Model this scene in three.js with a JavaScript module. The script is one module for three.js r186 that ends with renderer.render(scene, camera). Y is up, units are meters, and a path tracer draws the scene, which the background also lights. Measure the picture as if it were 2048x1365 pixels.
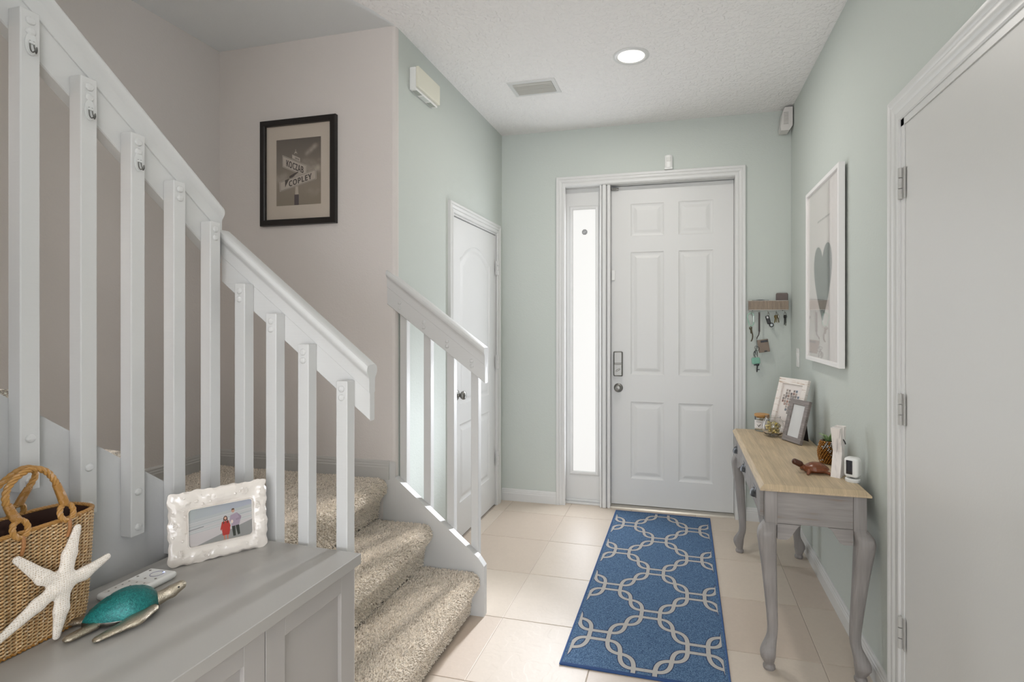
import * as THREE from 'three';
import { RoundedBoxGeometry } from 'three/addons/geometries/RoundedBoxGeometry.js';
import { MarchingCubes } from 'three/addons/objects/MarchingCubes.js';
import { mergeGeometries, toCreasedNormals, mergeVertices } from 'three/addons/utils/BufferGeometryUtils.js';
import { RectAreaLightUniformsLib } from 'three/addons/lights/RectAreaLightUniformsLib.js';

// ---------- camera, lamps of the place and added fill lights, exposure ----------
const scene = new THREE.Scene();
const FOCAL = 1073.6, PICTURE = [2048, 1365];                       // focal length in pixels of the 2048 x 1365 frame
const camera = new THREE.PerspectiveCamera(2 * Math.atan(PICTURE[1] / 2 / FOCAL) * 180 / Math.PI, PICTURE[0] / PICTURE[1], 0.05, 60);
camera.position.set(0, 1.385, 0);
camera.rotation.set(0, Math.atan((1363 - 1090) / FOCAL), 0);
camera.setViewOffset(2048, 1365, -66, 36.5, 2048, 1365);            // shift lens
const renderer = new THREE.WebGLRenderer({ antialias: true });
renderer.toneMapping = THREE.LinearToneMapping;
renderer.toneMappingExposure = 1.0;
renderer.shadowMap.enabled = true;
RectAreaLightUniformsLib.init();
scene.background = new THREE.Color(0.75, 0.82, 0.9);
function areaLight(x, y, z, w, h, target, intensity, color = 0xffffff) {
  const l = new THREE.RectAreaLight(color, intensity, w, h);
  l.position.set(x, y, z); l.lookAt(...target); l.castShadow = true; scene.add(l);
  return l;
}
const LIGHT = { sidelight: 11, addedBeam: 8.5, downlight: 150, back: 4.0, fillDown: 85, side: 9.5, hallFill: 34 };
areaLight(-0.7235, 1.25, -4.035, 0.17, 1.98, [-0.7235, 1.25, 0], LIGHT.sidelight, 0xf3f7ff);      // daylight through the frosted sidelight
for (const y of [0.95, 1.45, 1.95]) {                               // spots added before the sidelight pane, aimed to strengthen its daylight across the steps
  const s = new THREE.SpotLight(0xf3f7ff, LIGHT.addedBeam, 0, 0.44, 0.9, 2); s.position.set(-0.7235, y, -4.03); s.target.position.set(-1.06, 0.40, -1.75);
  s.castShadow = true; s.shadow.radius = 3.5; scene.add(s, s.target);
}
areaLight(-0.27, 2.832, -2.975, 0.145, 0.145, [-0.2701, 0, -2.975], LIGHT.downlight, 0xfffaf4);   // recessed lamp of the foyer
areaLight(0.5, 1.25, 4.52, 3.6, 2.2, [0.5, 1.25, 0], LIGHT.back, 0xf1f5ff);                        // patio glass behind the camera
areaLight(3.12, 1.35, 2.5, 2.6, 1.8, [0, 1.35, 2.5], LIGHT.side, 0xf1f5ff);                        // unseen living room window, added for fill from the right
for (const [x, z] of [[-0.3, 0.1], [-0.3, 2.3], [1.8, 2.3]]) areaLight(x, 2.832, z, 0.145, 0.145, [x + 1e-4, 0, z], LIGHT.fillDown, 0xfffaf4);  // unseen ceiling lamps behind the camera, added for fill
areaLight(-1.92, 5.06, 0.35, 0.7, 1.3, [-1.92, 0, 0.3499], LIGHT.hallFill, 0xf6f8ff);                     // unseen fill light, added above the stair opening

// ---------- helpers ----------
const V = (x, y, z) => new THREE.Vector3(x, y, z);
function rng(seed) { let a = seed >>> 0; return () => { a = (a + 0x6D2B79F5) >>> 0; let t = a; t = Math.imul(t ^ (t >>> 15), t | 1); t ^= t + Math.imul(t ^ (t >>> 7), t | 61); return ((t ^ (t >>> 14)) >>> 0) / 4294967296; }; }
const R = rng(20240);
const used = {};
function numbered(name) { if (!(name in used)) { used[name] = 0; return name; } used[name]++; return `${name}_${String(used[name]).padStart(3, '0')}`; }
function shadow(o) { o.traverse((m) => { if (m.isMesh) { m.castShadow = true; m.receiveShadow = true; } }); return o; }
function thing(name, label, category, [x, y, z] = [0, 0, 0], turn = 0, group) {
  const o = new THREE.Group(); o.name = numbered(name); o.position.set(x, y, z); o.rotation.y = turn;
  o.userData = { label, category }; if (group) o.userData.group = group;
  scene.add(o); return o;
}
function setting(name, label) { const o = new THREE.Group(); o.name = name; o.userData = { kind: 'structure' }; if (label) o.userData.label = label; scene.add(o); return o; }
function flat(g) {
  const n = g.index ? g.toNonIndexed() : g;
  for (const k of Object.keys(n.attributes)) if (!['position', 'normal', 'uv', 'color'].includes(k)) n.deleteAttribute(k);
  if (!n.attributes.normal) n.computeVertexNormals();
  if (!n.attributes.uv) n.setAttribute('uv', new THREE.BufferAttribute(new Float32Array(n.attributes.position.count * 2), 2));
  return n;
}
function metres(g) {                                                   // uv in metres, by the face's main direction
  const p = g.attributes.position, n = g.attributes.normal, uv = new Float32Array(p.count * 2);
  const a = V(0, 0, 0), b = V(0, 0, 0), c = V(0, 0, 0);
  for (let i = 0; i < p.count; i += 3) {
    a.fromBufferAttribute(p, i); b.fromBufferAttribute(p, i + 1); c.fromBufferAttribute(p, i + 2);
    b.sub(a); c.sub(a); b.cross(c);
    const x = Math.abs(b.x), y = Math.abs(b.y), z = Math.abs(b.z);
    for (let k = i; k < i + 3 && k < p.count; k++) {
      const P = [p.getX(k), p.getY(k), p.getZ(k)];
      const [u, v] = x >= y && x >= z ? [P[2], P[1]] : y >= z ? [P[0], P[2]] : [P[0], P[1]];
      uv[k * 2] = u; uv[k * 2 + 1] = v;
    }
  }
  g.setAttribute('uv', new THREE.BufferAttribute(uv, 2));
  return g;
}
function join(list) {
  const gs = list.map(flat), colored = gs.some((g) => g.attributes.color);
  if (colored) for (const g of gs) if (!g.attributes.color) g.setAttribute('color', new THREE.BufferAttribute(new Float32Array(g.attributes.position.count * 3).fill(1), 3));
  return gs.length > 1 ? mergeGeometries(gs) : gs[0];
}
function part(name, geoms, material, parent, { uv = 'metres', label, smooth = 0, kind } = {}) {
  let g = join(Array.isArray(geoms) ? geoms : [geoms]);
  if (smooth) g = toCreasedNormals(g, smooth);
  if (uv === 'metres') metres(g);
  const m = new THREE.Mesh(g, material); m.name = name; m.castShadow = m.receiveShadow = true;
  if (label) m.userData.label = label; if (kind) m.userData.kind = kind;
  parent.add(m); return m;
}
function lone(name, label, category, geoms, material, opts = {}) {         // a thing that is one mesh
  const m = part(numbered(name), geoms, material, scene, opts); m.userData = { label, category }; if (opts.group) m.userData.group = opts.group;
  return m;
}
function shell(name, geoms, material, opts = {}) { const m = part(name, geoms, material, scene, opts); m.userData.kind = 'structure'; return m; }
const box = (w, h, d, x = 0, y = 0, z = 0) => new THREE.BoxGeometry(w, h, d).translate(x, y, z);
const span = (x0, x1, y0, y1, z0, z1) => box(Math.abs(x1 - x0), Math.abs(y1 - y0), Math.abs(z1 - z0), (x0 + x1) / 2, (y0 + y1) / 2, (z0 + z1) / 2);
const rbox = (w, h, d, r, x = 0, y = 0, z = 0, s = 2) => new RoundedBoxGeometry(w, h, d, s, Math.min(r, w / 2.01, h / 2.01, d / 2.01)).translate(x, y, z);
const rspan = (x0, x1, y0, y1, z0, z1, r = 0.002, s = 2) => rbox(Math.abs(x1 - x0), Math.abs(y1 - y0), Math.abs(z1 - z0), r, (x0 + x1) / 2, (y0 + y1) / 2, (z0 + z1) / 2, s);
const lathe = (pts, seg = 32) => new THREE.LatheGeometry(pts.map(([r, y]) => new THREE.Vector2(Math.max(r, 1e-5), y)), seg);
const tube = (pts, r, seg = 40, sides = 8, closed = false) => new THREE.TubeGeometry(new THREE.CatmullRomCurve3(pts.map((p) => p.isVector3 ? p : V(...p)), closed), seg, r, sides, closed);
const cyl = (r0, r1, h, seg = 24) => new THREE.CylinderGeometry(r0, r1, h, seg);
function turn(g, rx = 0, ry = 0, rz = 0, x = 0, y = 0, z = 0) { return g.applyMatrix4(new THREE.Matrix4().compose(V(x, y, z), new THREE.Quaternion().setFromEuler(new THREE.Euler(rx, ry, rz, 'YXZ')), V(1, 1, 1))); }
function outward(g) {                                                   // faces of a closed body turned outwards
  const p = g.attributes.position.array; let vol = 0;
  for (let i = 0; i < p.length; i += 9) vol += p[i] * (p[i + 4] * p[i + 8] - p[i + 5] * p[i + 7]) - p[i + 1] * (p[i + 3] * p[i + 8] - p[i + 5] * p[i + 6]) + p[i + 2] * (p[i + 3] * p[i + 7] - p[i + 4] * p[i + 6]);
  if (vol < 0) for (let i = 0; i < p.length; i += 9) for (let k = 0; k < 3; k++) { const t = p[i + 3 + k]; p[i + 3 + k] = p[i + 6 + k]; p[i + 6 + k] = t; }
  g.computeVertexNormals(); return g;
}
function soup(tris) { const g = new THREE.BufferGeometry(); g.setAttribute('position', new THREE.BufferAttribute(new Float32Array(tris.flat()), 3)); g.computeVertexNormals(); return g; }
// a profile (a, b) swept along t = 0..L; map places (a, b, t); m0, m1 mitre the ends by a
function prism(profile, L, map = (a, b, t) => [a, b, t], m0 = 0, m1 = 0) {
  const tris = [], n = profile.length, at = (i, e) => { const [a, b] = profile[i % n]; return map(a, b, e ? L + m1 * a : -m0 * a); };
  for (let i = 0; i < n; i++) { const A = at(i, 0), B = at(i + 1, 0), C = at(i + 1, 1), D = at(i, 1); tris.push(A, B, C, A, C, D); }
  const caps = THREE.ShapeUtils.triangulateShape(profile.map(([a, b]) => new THREE.Vector2(a, b)), []);
  const ccw = THREE.ShapeUtils.area(profile.map(([a, b]) => new THREE.Vector2(a, b))) > 0;
  for (const [i, j, k] of caps) { const f = ccw ? [i, k, j] : [i, j, k]; tris.push(...f.map((q) => at(q, 0)), ...f.slice().reverse().map((q) => at(q, 1))); }
  const g = soup(tris); return outward(g);
}
const slab = (pts, y0, y1) => prism(pts, y1 - y0, (a, b, t) => [a, y0 + t, b]);
function loftRings(rings, closedRing = true, caps = true) {             // rings: arrays of [x,y,z], same length
  const tris = [], n = rings[0].length;
  for (let r = 0; r + 1 < rings.length; r++) for (let i = 0; i < (closedRing ? n : n - 1); i++) {
    const j = (i + 1) % n, A = rings[r][i], B = rings[r][j], C = rings[r + 1][j], D = rings[r + 1][i];
    tris.push(A, B, C, A, C, D);
  }
  if (caps) for (const [ring, rev] of [[rings[0], true], [rings[rings.length - 1], false]]) {
    const c = [0, 1, 2].map((k) => ring.reduce((s, p) => s + p[k], 0) / n);
    for (let i = 0; i < n; i++) { const a = ring[i], b = ring[(i + 1) % n]; tris.push(...(rev ? [b, a, c] : [a, b, c])); }
  }
  const g = soup(tris); return caps ? outward(g) : g;
}
function sdfMesh(sdf, cx, cy, cz, half, res) {                          // smooth body from a distance field
  const mc = new MarchingCubes(res, new THREE.MeshBasicMaterial(), false, false, 200000); mc.isolation = 0;
  for (let z = 0; z < res; z++) for (let y = 0; y < res; y++) for (let x = 0; x < res; x++)
    mc.field[x + y * res + z * res * res] = -sdf(cx + (x - res / 2) / (res / 2) * half, cy + (y - res / 2) / (res / 2) * half, cz + (z - res / 2) / (res / 2) * half) / half;
  mc.update();
  const g = new THREE.BufferGeometry();
  g.setAttribute('position', new THREE.BufferAttribute(mc.positionArray.slice(0, mc.count * 3), 3));
  g.scale(half, half, half).translate(cx, cy, cz);
  let m = mergeVertices(g, 1e-6); m.computeVertexNormals();
  return m.toNonIndexed();
}
const smin = (a, b, k) => { const h = Math.max(k - Math.abs(a - b), 0) / k; return Math.min(a, b) - h * h * k * 0.25; };
function capsule(p, a, b, r0, r1) {
  const ba = [b[0] - a[0], b[1] - a[1], b[2] - a[2]], pa = [p[0] - a[0], p[1] - a[1], p[2] - a[2]];
  const h = Math.min(1, Math.max(0, (pa[0] * ba[0] + pa[1] * ba[1] + pa[2] * ba[2]) / (ba[0] ** 2 + ba[1] ** 2 + ba[2] ** 2)));
  return Math.hypot(pa[0] - ba[0] * h, pa[1] - ba[1] * h, pa[2] - ba[2] * h) - (r0 + (r1 - r0) * h);
}

// ---------- computed textures ----------
function lattice(w, seed) { const r = rng(seed), a = new Float32Array(w * w); for (let i = 0; i < a.length; i++) a[i] = r(); return a; }
function noise(size, cells, seed, cellsY = cells) {                      // tileable value noise
  const big = Math.max(cells, cellsY), l = lattice(big, seed), out = new Float32Array(size * size), s = (t) => t * t * (3 - 2 * t);
  for (let y = 0; y < size; y++) for (let x = 0; x < size; x++) {
    const u = x / size * cells, v = y / size * cellsY, i = Math.floor(u), j = Math.floor(v), fu = s(u - i), fv = s(v - j);
    const g = (a, b) => l[(a % cells) + (b % cellsY) * big];
    out[y * size + x] = (g(i, j) * (1 - fu) + g(i + 1, j) * fu) * (1 - fv) + (g(i, j + 1) * (1 - fu) + g(i + 1, j + 1) * fu) * fv;
  }
  return out;
}
function layers(size, list) { const o = new Float32Array(size * size); for (const [cells, amp, seed, cy] of list) { const n = noise(size, cells, seed, cy ?? cells); for (let i = 0; i < o.length; i++) o[i] += (n[i] - 0.5) * amp; } return o; }
function dataTex(size, f, srgb = false, rep = 1) {
  const d = new Uint8Array(size * size * 4);
  for (let i = 0; i < size * size; i++) { const c = f(i, i % size, Math.floor(i / size)); d.set(Array.isArray(c) ? [...c.map((v) => Math.max(0, Math.min(255, v))), 255] : [c, c, c, 255].map((v) => Math.max(0, Math.min(255, v))), i * 4); }
  const t = new THREE.DataTexture(d, size, size, THREE.RGBAFormat);
  t.wrapS = t.wrapT = THREE.RepeatWrapping; t.magFilter = THREE.LinearFilter; t.minFilter = THREE.LinearMipmapLinearFilter; t.generateMipmaps = true;
  if (srgb) t.colorSpace = THREE.SRGBColorSpace;
  t.repeat.set(rep, rep); t.needsUpdate = true; return t;
}
function canvasTex(w, h, draw) {
  const c = document.createElement('canvas'); c.width = w; c.height = h; draw(c.getContext('2d'), w, h);
  const t = new THREE.CanvasTexture(c); t.colorSpace = THREE.SRGBColorSpace; t.anisotropy = 8; return t;
}
const std = (color, roughness = 0.6, o = {}) => new THREE.MeshStandardMaterial({ color, roughness, ...o });
const phys = (color, roughness, o = {}) => new THREE.MeshPhysicalMaterial({ color, roughness, ...o });

const paintN = layers(512, [[64, 0.5, 1], [128, 0.5, 2], [24, 0.3, 3]]);
const paintBump = dataTex(512, (i) => 128 + paintN[i] * 110, false, 2.2);
const knockN = layers(1024, [[56, 1.0, 11], [120, 0.8, 12], [230, 0.35, 13]]);
const knockBump = dataTex(1024, (i) => 128 + Math.max(-0.2, Math.min(0.3, knockN[i])) * 330, false, 0.85);
const slateA = layers(1024, [[7, 1, 21], [15, 0.6, 22], [34, 0.35, 23]]), slateB = layers(1024, [[90, 0.5, 24], [200, 0.35, 25]]);
const slateBump = dataTex(1024, (i) => { const v = slateA[i] * 2.2, k = Math.floor(v * 2.2) / 2.2, f = v * 2.2 - Math.floor(v * 2.2); return 128 + (k + Math.min(1, f * 6) / 2.2) * 42 + slateA[i] * 25 + slateB[i] * 16; }, false, 0.8);
const slateCol = dataTex(512, (i) => { const v = 1 + paintN[i] * 0.02; return [232 * v, 224 * v, 218 * v]; }, true, 1.3);
const carpetN = layers(512, [[128, 0.9, 31], [256, 0.8, 32], [40, 0.4, 33]]);
const carpetBump = dataTex(512, (i) => 128 + carpetN[i] * 120, false, 3);
const carpetCol = dataTex(512, (i) => { const v = 1 + carpetN[i] * 0.45; return [222 * v, 210 * v, 194 * v]; }, true, 3);
const grainN = layers(512, [[5, 0.5, 41, 160], [9, 0.5, 42, 256], [3, 0.4, 43, 40], [24, 0.25, 44, 256]]);
const brushN = layers(512, [[4, 0.7, 51, 60], [10, 0.5, 52, 150], [6, 0.8, 53, 8]]);
const oakCol = dataTex(512, (i, x, y) => { const j = x * 512 + y, v = 1 + grainN[j] * 0.16 + brushN[j] * 0.08; return [190 * v, 170 * v, 140 * v]; }, true, 1.6);
const washCol = dataTex(512, (i) => { const v = 1 + brushN[i] * 0.12, w = Math.max(0, -brushN[i] - 0.28) * 60; return [143 * v + w * 0.2, 138 * v - w * 0.3, 135 * v - w * 0.6]; }, true, 2.2);
const washV = dataTex(512, (i, x, y) => { const j = x * 512 + y, v = 1 + brushN[j] * 0.10; return [146 * v, 141 * v, 138 * v]; }, true, 2.2);
const woodBump = dataTex(512, (i) => 128 + grainN[i] * 90, false, 1.6);
const mottle = dataTex(512, (i) => { const v = 1 + carpetN[i] * 0.6 + paintN[i] * 0.3; return [255 * v * 0.8, 255 * v * 0.8, 255 * v * 0.8]; }, true, 8);
const dentBump = dataTex(512, (i) => 128 + (carpetN[i] + paintN[i]) * 110, false, 10);

const M = {
  green: std('#c6ccc6', 0.75, { bumpMap: paintBump, bumpScale: 0.0011 }),
  taupe: std('#d6d0cb', 0.75, { bumpMap: paintBump, bumpScale: 0.0011 }),
  ceiling: std('#f0eeec', 0.9, { bumpMap: knockBump, bumpScale: 0.004 }),
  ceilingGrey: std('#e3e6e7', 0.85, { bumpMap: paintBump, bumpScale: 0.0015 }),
  trim: std('#d8d8d6', 0.35),
  rail: std('#cdcdcb', 0.42, { bumpMap: woodBump, bumpScale: 0.0004 }),
  skirt: std('#c6c6c5', 0.5, { bumpMap: paintBump, bumpScale: 0.0008 }),
  door: std('#d9d9d7', 0.40),
  grout: std('#b5a99d', 0.9),
  nickel: std('#a3a19c', 0.32, { metalness: 1 }), chrome: std('#d5d5d5', 0.12, { metalness: 1 }), steel: std('#8b8a86', 0.35, { metalness: 1 }),
  plastic: std('#e9e9e6', 0.4), ivory: std('#e2e0d0', 0.45), black: std('#161616', 0.45), darkMetal: std('#3b3b3d', 0.38, { metalness: 0.9 }),
  oak: std('#ffffff', 0.5, { map: oakCol, bumpMap: woodBump, bumpScale: 0.0005 }),
  wash: std('#ffffff', 0.6, { map: washCol, bumpMap: woodBump, bumpScale: 0.0005 }),
  washLeg: std('#ffffff', 0.55, { map: washV }),
  cabinet: std('#a5a29d', 0.36, { bumpMap: paintBump, bumpScale: 0.0001 }), cabinetDoor: std('#a5a19d', 0.42),
  carpet: std('#ffffff', 1, { map: carpetCol, bumpMap: carpetBump, bumpScale: 0.006 }),
  glass: phys('#ffffff', 0.02, { transmission: 1, thickness: 0, ior: 1.45 }),
};
// ---------- the shell of the house ----------
const XR = 0.73, XL = -1.365, ZF = -3.995, ZS = -2.38, XS = -2.42, XU = -1.42, CEIL = 2.85, ZN = -1.40;   // wall faces
const ROOM = { x0: XS, x1: 3.2, z0: 0.5, z1: 4.6 };
{
  const floor = setting('floor');
  part('grout', span(-2.6, 3.4, -0.12, -0.0022, -4.14, 4.8), M.grout, floor);
  // 18 inch tiles, each a piece of its own
  const P = 0.456, J = 0.0028, C = 0.0022, rt = rng(5);
  const tileMats = ['#eae3d7', '#e6dfd3', '#ebe5da', '#e4dbcf'].map((c, i) => {
    const b = slateBump.clone(); b.offset.set(i * 0.31, i * 0.47); b.rotation = i * Math.PI / 2;
    return std(c, 0.46, { map: slateCol, bumpMap: b, bumpScale: 0.0024 });
  });
  function tileGeometry(w, d, ou, ov) {
    const x = w / 2 - J / 2, z = d / 2 - J / 2, r = [[-1, -1], [1, -1], [1, 1], [-1, 1]];
    const ring = (i, y) => r.map(([a, b]) => [a * (x - i), y, b * (z - i)]);
    const g = loftRings([ring(0, -0.006), ring(0, -C), ring(0.0006, -0.0006), ring(C, 0)], true, false);
    const top = ring(C, 0), t = soup([top[0], top[2], top[1], top[0], top[3], top[2]]);
    const m = metres(join([g, t])), uv = m.attributes.uv; for (let i = 0; i < uv.count; i++) uv.setXY(i, uv.getX(i) + ou, uv.getY(i) + ov);
    m.computeVertexNormals(); return m;
  }
  const whole = [0, 1, 2, 3, 4, 5].map((k) => tileGeometry(P, P, k * 0.37, k * 0.23)), cuts = new Map();
  const xs = [XL, -1.267, -0.813, -0.358, 0.098, 0.554, XR], zs = [ZF - 0.09];
  for (let z = -3.761; z < -0.4; z += P) zs.push(z);
  for (let i = 0; i + 1 < xs.length; i++) for (let k = 0; k + 1 < zs.length; k++) {
    if (xs[i + 1] < -0.9 && zs[k] > -2.5) continue;                          // under the stair
    const w = xs[i + 1] - xs[i], d = zs[k + 1] - zs[k], key = w.toFixed(3) + d.toFixed(3);
    let g = whole[(i * 5 + k * 3) % 6];
    if (Math.abs(w - P) > 0.003 || Math.abs(d - P) > 0.003) { if (!cuts.has(key)) cuts.set(key, tileGeometry(w, d, rt() * 2, rt() * 2)); g = cuts.get(key); }
    const m = new THREE.Mesh(g, tileMats[Math.floor(rt() * 4)]); m.name = 'tile'; m.position.set((xs[i] + xs[i + 1]) / 2, (rt() - 0.5) * 0.0004, (zs[k] + zs[k + 1]) / 2);
    m.castShadow = m.receiveShadow = true; floor.add(m);
  }
  const rest = [];                                                            // tiles behind the camera, joined
  for (let z = -0.57 + P / 2 + 0.001; z < 4.6; z += P) for (let x = XU + 0.1 + P / 2; x < 3.2; x += P) if (z > 0.4 || x < 0.6) rest.push(whole[rest.length % 6].clone().translate(x, 0, z));
  part('tile', rest, tileMats[1], floor, { uv: 'keep', kind: 'stuff' });
}
const TH = 0.12;
shell('wall_front', [span(XL - TH, -0.9, 0, CEIL, ZF - TH, ZF), span(0.412, XR + TH, 0, CEIL, ZF - TH, ZF), span(-0.9, 0.412, 2.462, CEIL, ZF - TH, ZF)], M.green);
shell('wall_right', [span(XR, XR + TH, 0, CEIL, ZF, -2.075), span(XR, XR + TH, 0, CEIL, -1.12, 0.5), span(XR, XR + TH, 2.075, CEIL, -2.075, -1.12)], M.green);
shell('wall_left', [span(XL - TH, XL, 0, CEIL, ZS - 0.03, -3.045), span(XL - TH, XL, 0, CEIL, -3.875, ZF), span(XL - TH, XL, 2.062, CEIL, -3.875, -3.045)], M.green);
{ // taupe stair wall with its rounded outer corner
  const r = 0.024, o = [[XS - TH, ZS], [XL - r, ZS]];
  for (let i = 1; i <= 8; i++) { const a = i / 8 * Math.PI / 2; o.push([XL - r + Math.sin(a) * r, ZS - r + Math.cos(a) * r]); }
  o.push([XL, ZS - 0.03], [XS - TH, ZS - 0.03]);
  shell('wall_back', [slab(o, 0, CEIL), span(XS - TH, XL - TH, 0, CEIL, ZS - TH, ZS - 0.03)], M.taupe, { smooth: 0.5 });
}
shell('wall_side', span(XS - TH, XS, 0, 5.1, ZS, 1.52), M.taupe);
shell('wall_end', [span(XS - TH, XU, 0, 5.1, 1.4, 1.52)], M.taupe);
{ // white half wall under the upper flight
  const top = (z) => 1.232 + 0.786 * (z + 0.83);
  const prof = [[-1.40, 0], [-0.6, 0], [-0.6, top(-0.6)], [-1.40, top(-1.40)]];
  shell('wall_stair', prism(prof, 0.1, (a, b, t) => [XU - 0.1 + t, b, a]), M.skirt);
}
shell('wall_stair_side', span(XU - 0.1, -1.15, 0, CEIL, -0.6, 1.52), M.green);   // full-height wall where the railing ends
{ // ceilings: foyer and living room, and the grey one over the stair with its opening to the upper floor
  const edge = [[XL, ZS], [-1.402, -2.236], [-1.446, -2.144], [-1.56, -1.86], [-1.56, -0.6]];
  const c = setting('ceiling');
  part('plaster', [slab([[XL - TH, ZF - TH], [XR + TH, ZF - TH], [XR + TH, ROOM.z0], [ROOM.x1 + TH, ROOM.z0], [ROOM.x1 + TH, ROOM.z1 + TH], [XS - TH, ROOM.z1 + TH], [XS - TH, 1.4], [XU, 1.4], [XU, -0.6], ...edge.slice().reverse().slice(0), [XL - TH, ZS]], CEIL, CEIL + 0.12)], M.ceiling, c);
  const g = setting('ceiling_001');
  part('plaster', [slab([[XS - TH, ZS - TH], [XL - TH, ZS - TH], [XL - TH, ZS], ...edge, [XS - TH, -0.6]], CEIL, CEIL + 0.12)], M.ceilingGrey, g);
  shell('wall_upper', [span(XS, XU, CEIL + 0.12, 5.1, -0.72, -0.6), span(XU, XU + TH, CEIL + 0.12, 5.1, -0.72, 1.52)], M.taupe);
  shell('ceiling_002', span(XS - TH, XU + TH, 5.1, 5.2, -0.72, 1.52), M.ceiling);
}
// living room behind the camera
shell('wall_room_front', span(XR + TH, ROOM.x1 + TH, 0, CEIL, ROOM.z0 - TH, ROOM.z0), M.green);
shell('wall_room_right', [span(ROOM.x1, ROOM.x1 + TH, 0, 0.4, 0.5, 4.6), span(ROOM.x1, ROOM.x1 + TH, 2.3, CEIL, 0.5, 4.6), span(ROOM.x1, ROOM.x1 + TH, 0.4, 2.3, 0.5, 1.15), span(ROOM.x1, ROOM.x1 + TH, 0.4, 2.3, 3.85, 4.6)], M.green);
shell('wall_room_left', span(XS - TH, XS, 0, CEIL, 1.52, 4.6 + TH), M.green);
shell('wall_room_back', [span(XS, -1.35, 0, CEIL, 4.6, 4.72), span(2.35, ROOM.x1 + TH, 0, CEIL, 4.6, 4.72), span(-1.35, 2.35, 2.38, CEIL, 4.6, 4.72)], M.green);
const paneGlow = (k) => std('#ffffff', 0.5, { emissive: '#f4f6ff', emissiveIntensity: k });
for (const [n, s] of [['window_2', 0], ['fill_window_3', 1]]) {
  const w = setting(n);
  if (!s) { for (let i = 0; i < 2; i++) { const x = -1.35 + i * 1.85; part('frame', [span(x, x + 0.06, 0, 2.38, 4.6, 4.66), span(x + 1.79, x + 1.85, 0, 2.38, 4.6, 4.66), span(x + 0.06, x + 1.79, 2.31, 2.38, 4.6, 4.66), span(x + 0.06, x + 1.79, 0, 0.08, 4.6, 4.66)], M.trim, w); part('pane', span(x + 0.06, x + 1.79, 0.08, 2.31, 4.64, 4.65), paneGlow(0.9), w); } }
  else { part('frame', [span(3.2, 3.25, 0.4, 0.46, 1.15, 3.85), span(3.2, 3.25, 2.24, 2.3, 1.15, 3.85), span(3.2, 3.25, 0.46, 2.24, 1.15, 1.21), span(3.2, 3.25, 0.46, 2.24, 3.79, 3.85), span(3.2, 3.25, 0.46, 2.24, 2.47, 2.53)], M.trim, w); part('pane', span(3.23, 3.24, 0.46, 2.24, 1.21, 3.79), paneGlow(0.9), w); }  // unseen side window, its glowing pane added for fill
}
// baseboards
const baseProfile = [[0, 0], [0.0145, 0], [0.0145, 0.058], [0.012, 0.063], [0.012, 0.07], [0.009, 0.075], [0.0085, 0.083], [0.005, 0.09], [0, 0.092]];
const alongX = (x0, z, y, dir = 1) => (a, b, t) => [x0 + t, y + b, z + a * dir];
const alongZ = (z0, x, y, dir = 1) => (a, b, t) => [x + a * dir, y + b, z0 + t];
shell('baseboard_front', [prism(baseProfile, -0.925 - XL, alongX(XL, ZF, 0)), prism(baseProfile, XR - 0.4375, alongX(0.4375, ZF, 0))], M.trim);
shell('baseboard_right', [prism(baseProfile, -2.156 - ZF - 0.015, alongZ(ZF + 0.015, XR, 0, -1)), prism(baseProfile, 0.5 + 1.04, alongZ(-1.04, XR, 0, -1))], M.trim);
shell('baseboard_left', [prism(baseProfile, 0.555, alongZ(-2.972, XL, 0))], M.trim);
shell('baseboard_stair', [prism(baseProfile, XL - 0.03 - XS, alongX(XS, ZS, 0.612)), prism(baseProfile, -1.44 - ZS - 0.015, alongZ(ZS + 0.015, XS, 0.612))], std('#c3c2be', 0.45));

// ---------- doors ----------
// casing profile: a outwards from the opening, b out of the wall
const casingProfile = (w) => [[0, 0], [0, 0.009], [0.004, 0.0125], [w * 0.30, 0.0135], [w * 0.36, 0.0105], [w * 0.42, 0.0145], [w * 0.62, 0.017], [w * 0.70, 0.0145], [w * 0.76, 0.0185], [w - 0.003, 0.0195], [w, 0.017], [w, 0]];
function casing(W, H, w, place, parent, material) {                         // place(x, y, out) -> world, opening x 0..W, y 0..H
  const p = casingProfile(w);
  part('casing', prism(p, H, (a, b, t) => place(-a, t, b), 0, 1), material, parent, { smooth: 0.6 });
  part('casing', prism(p, H, (a, b, t) => place(W + a, t, b), 0, 1), material, parent, { smooth: 0.6 });
  part('casing', prism(p, W, (a, b, t) => place(t, H + a, b), 1, 1), material, parent, { smooth: 0.6 });
}
// a moulded panel: concentric outlines [inset, depth]
const panelSteps = [[0, 0], [0.004, -0.0035], [0.011, -0.006], [0.018, -0.0075], [0.024, -0.0075], [0.030, -0.006], [0.044, -0.0015], [0.050, -0.0005], [0.056, -0.0008]];
function panelGeometry(outline, place) {
  const rings = panelSteps.map(([i, d]) => outline(i).map(([x, y]) => place(x, y, d)));
  const tris = [], n = rings[0].length;
  for (let r = 0; r + 1 < rings.length; r++) for (let i = 0; i < n; i++) { const j = (i + 1) % n; tris.push(rings[r][i], rings[r][j], rings[r + 1][j], rings[r][i], rings[r + 1][j], rings[r + 1][i]); }
  const last = outline(panelSteps[panelSteps.length - 1][0]), d = panelSteps[panelSteps.length - 1][1];
  for (const f of THREE.ShapeUtils.triangulateShape(last.map(([x, y]) => new THREE.Vector2(x, y)), [])) tris.push(...f.map((k) => place(last[k][0], last[k][1], d)));
  return toCreasedNormals(soup(tris), 0.35);
}
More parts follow.
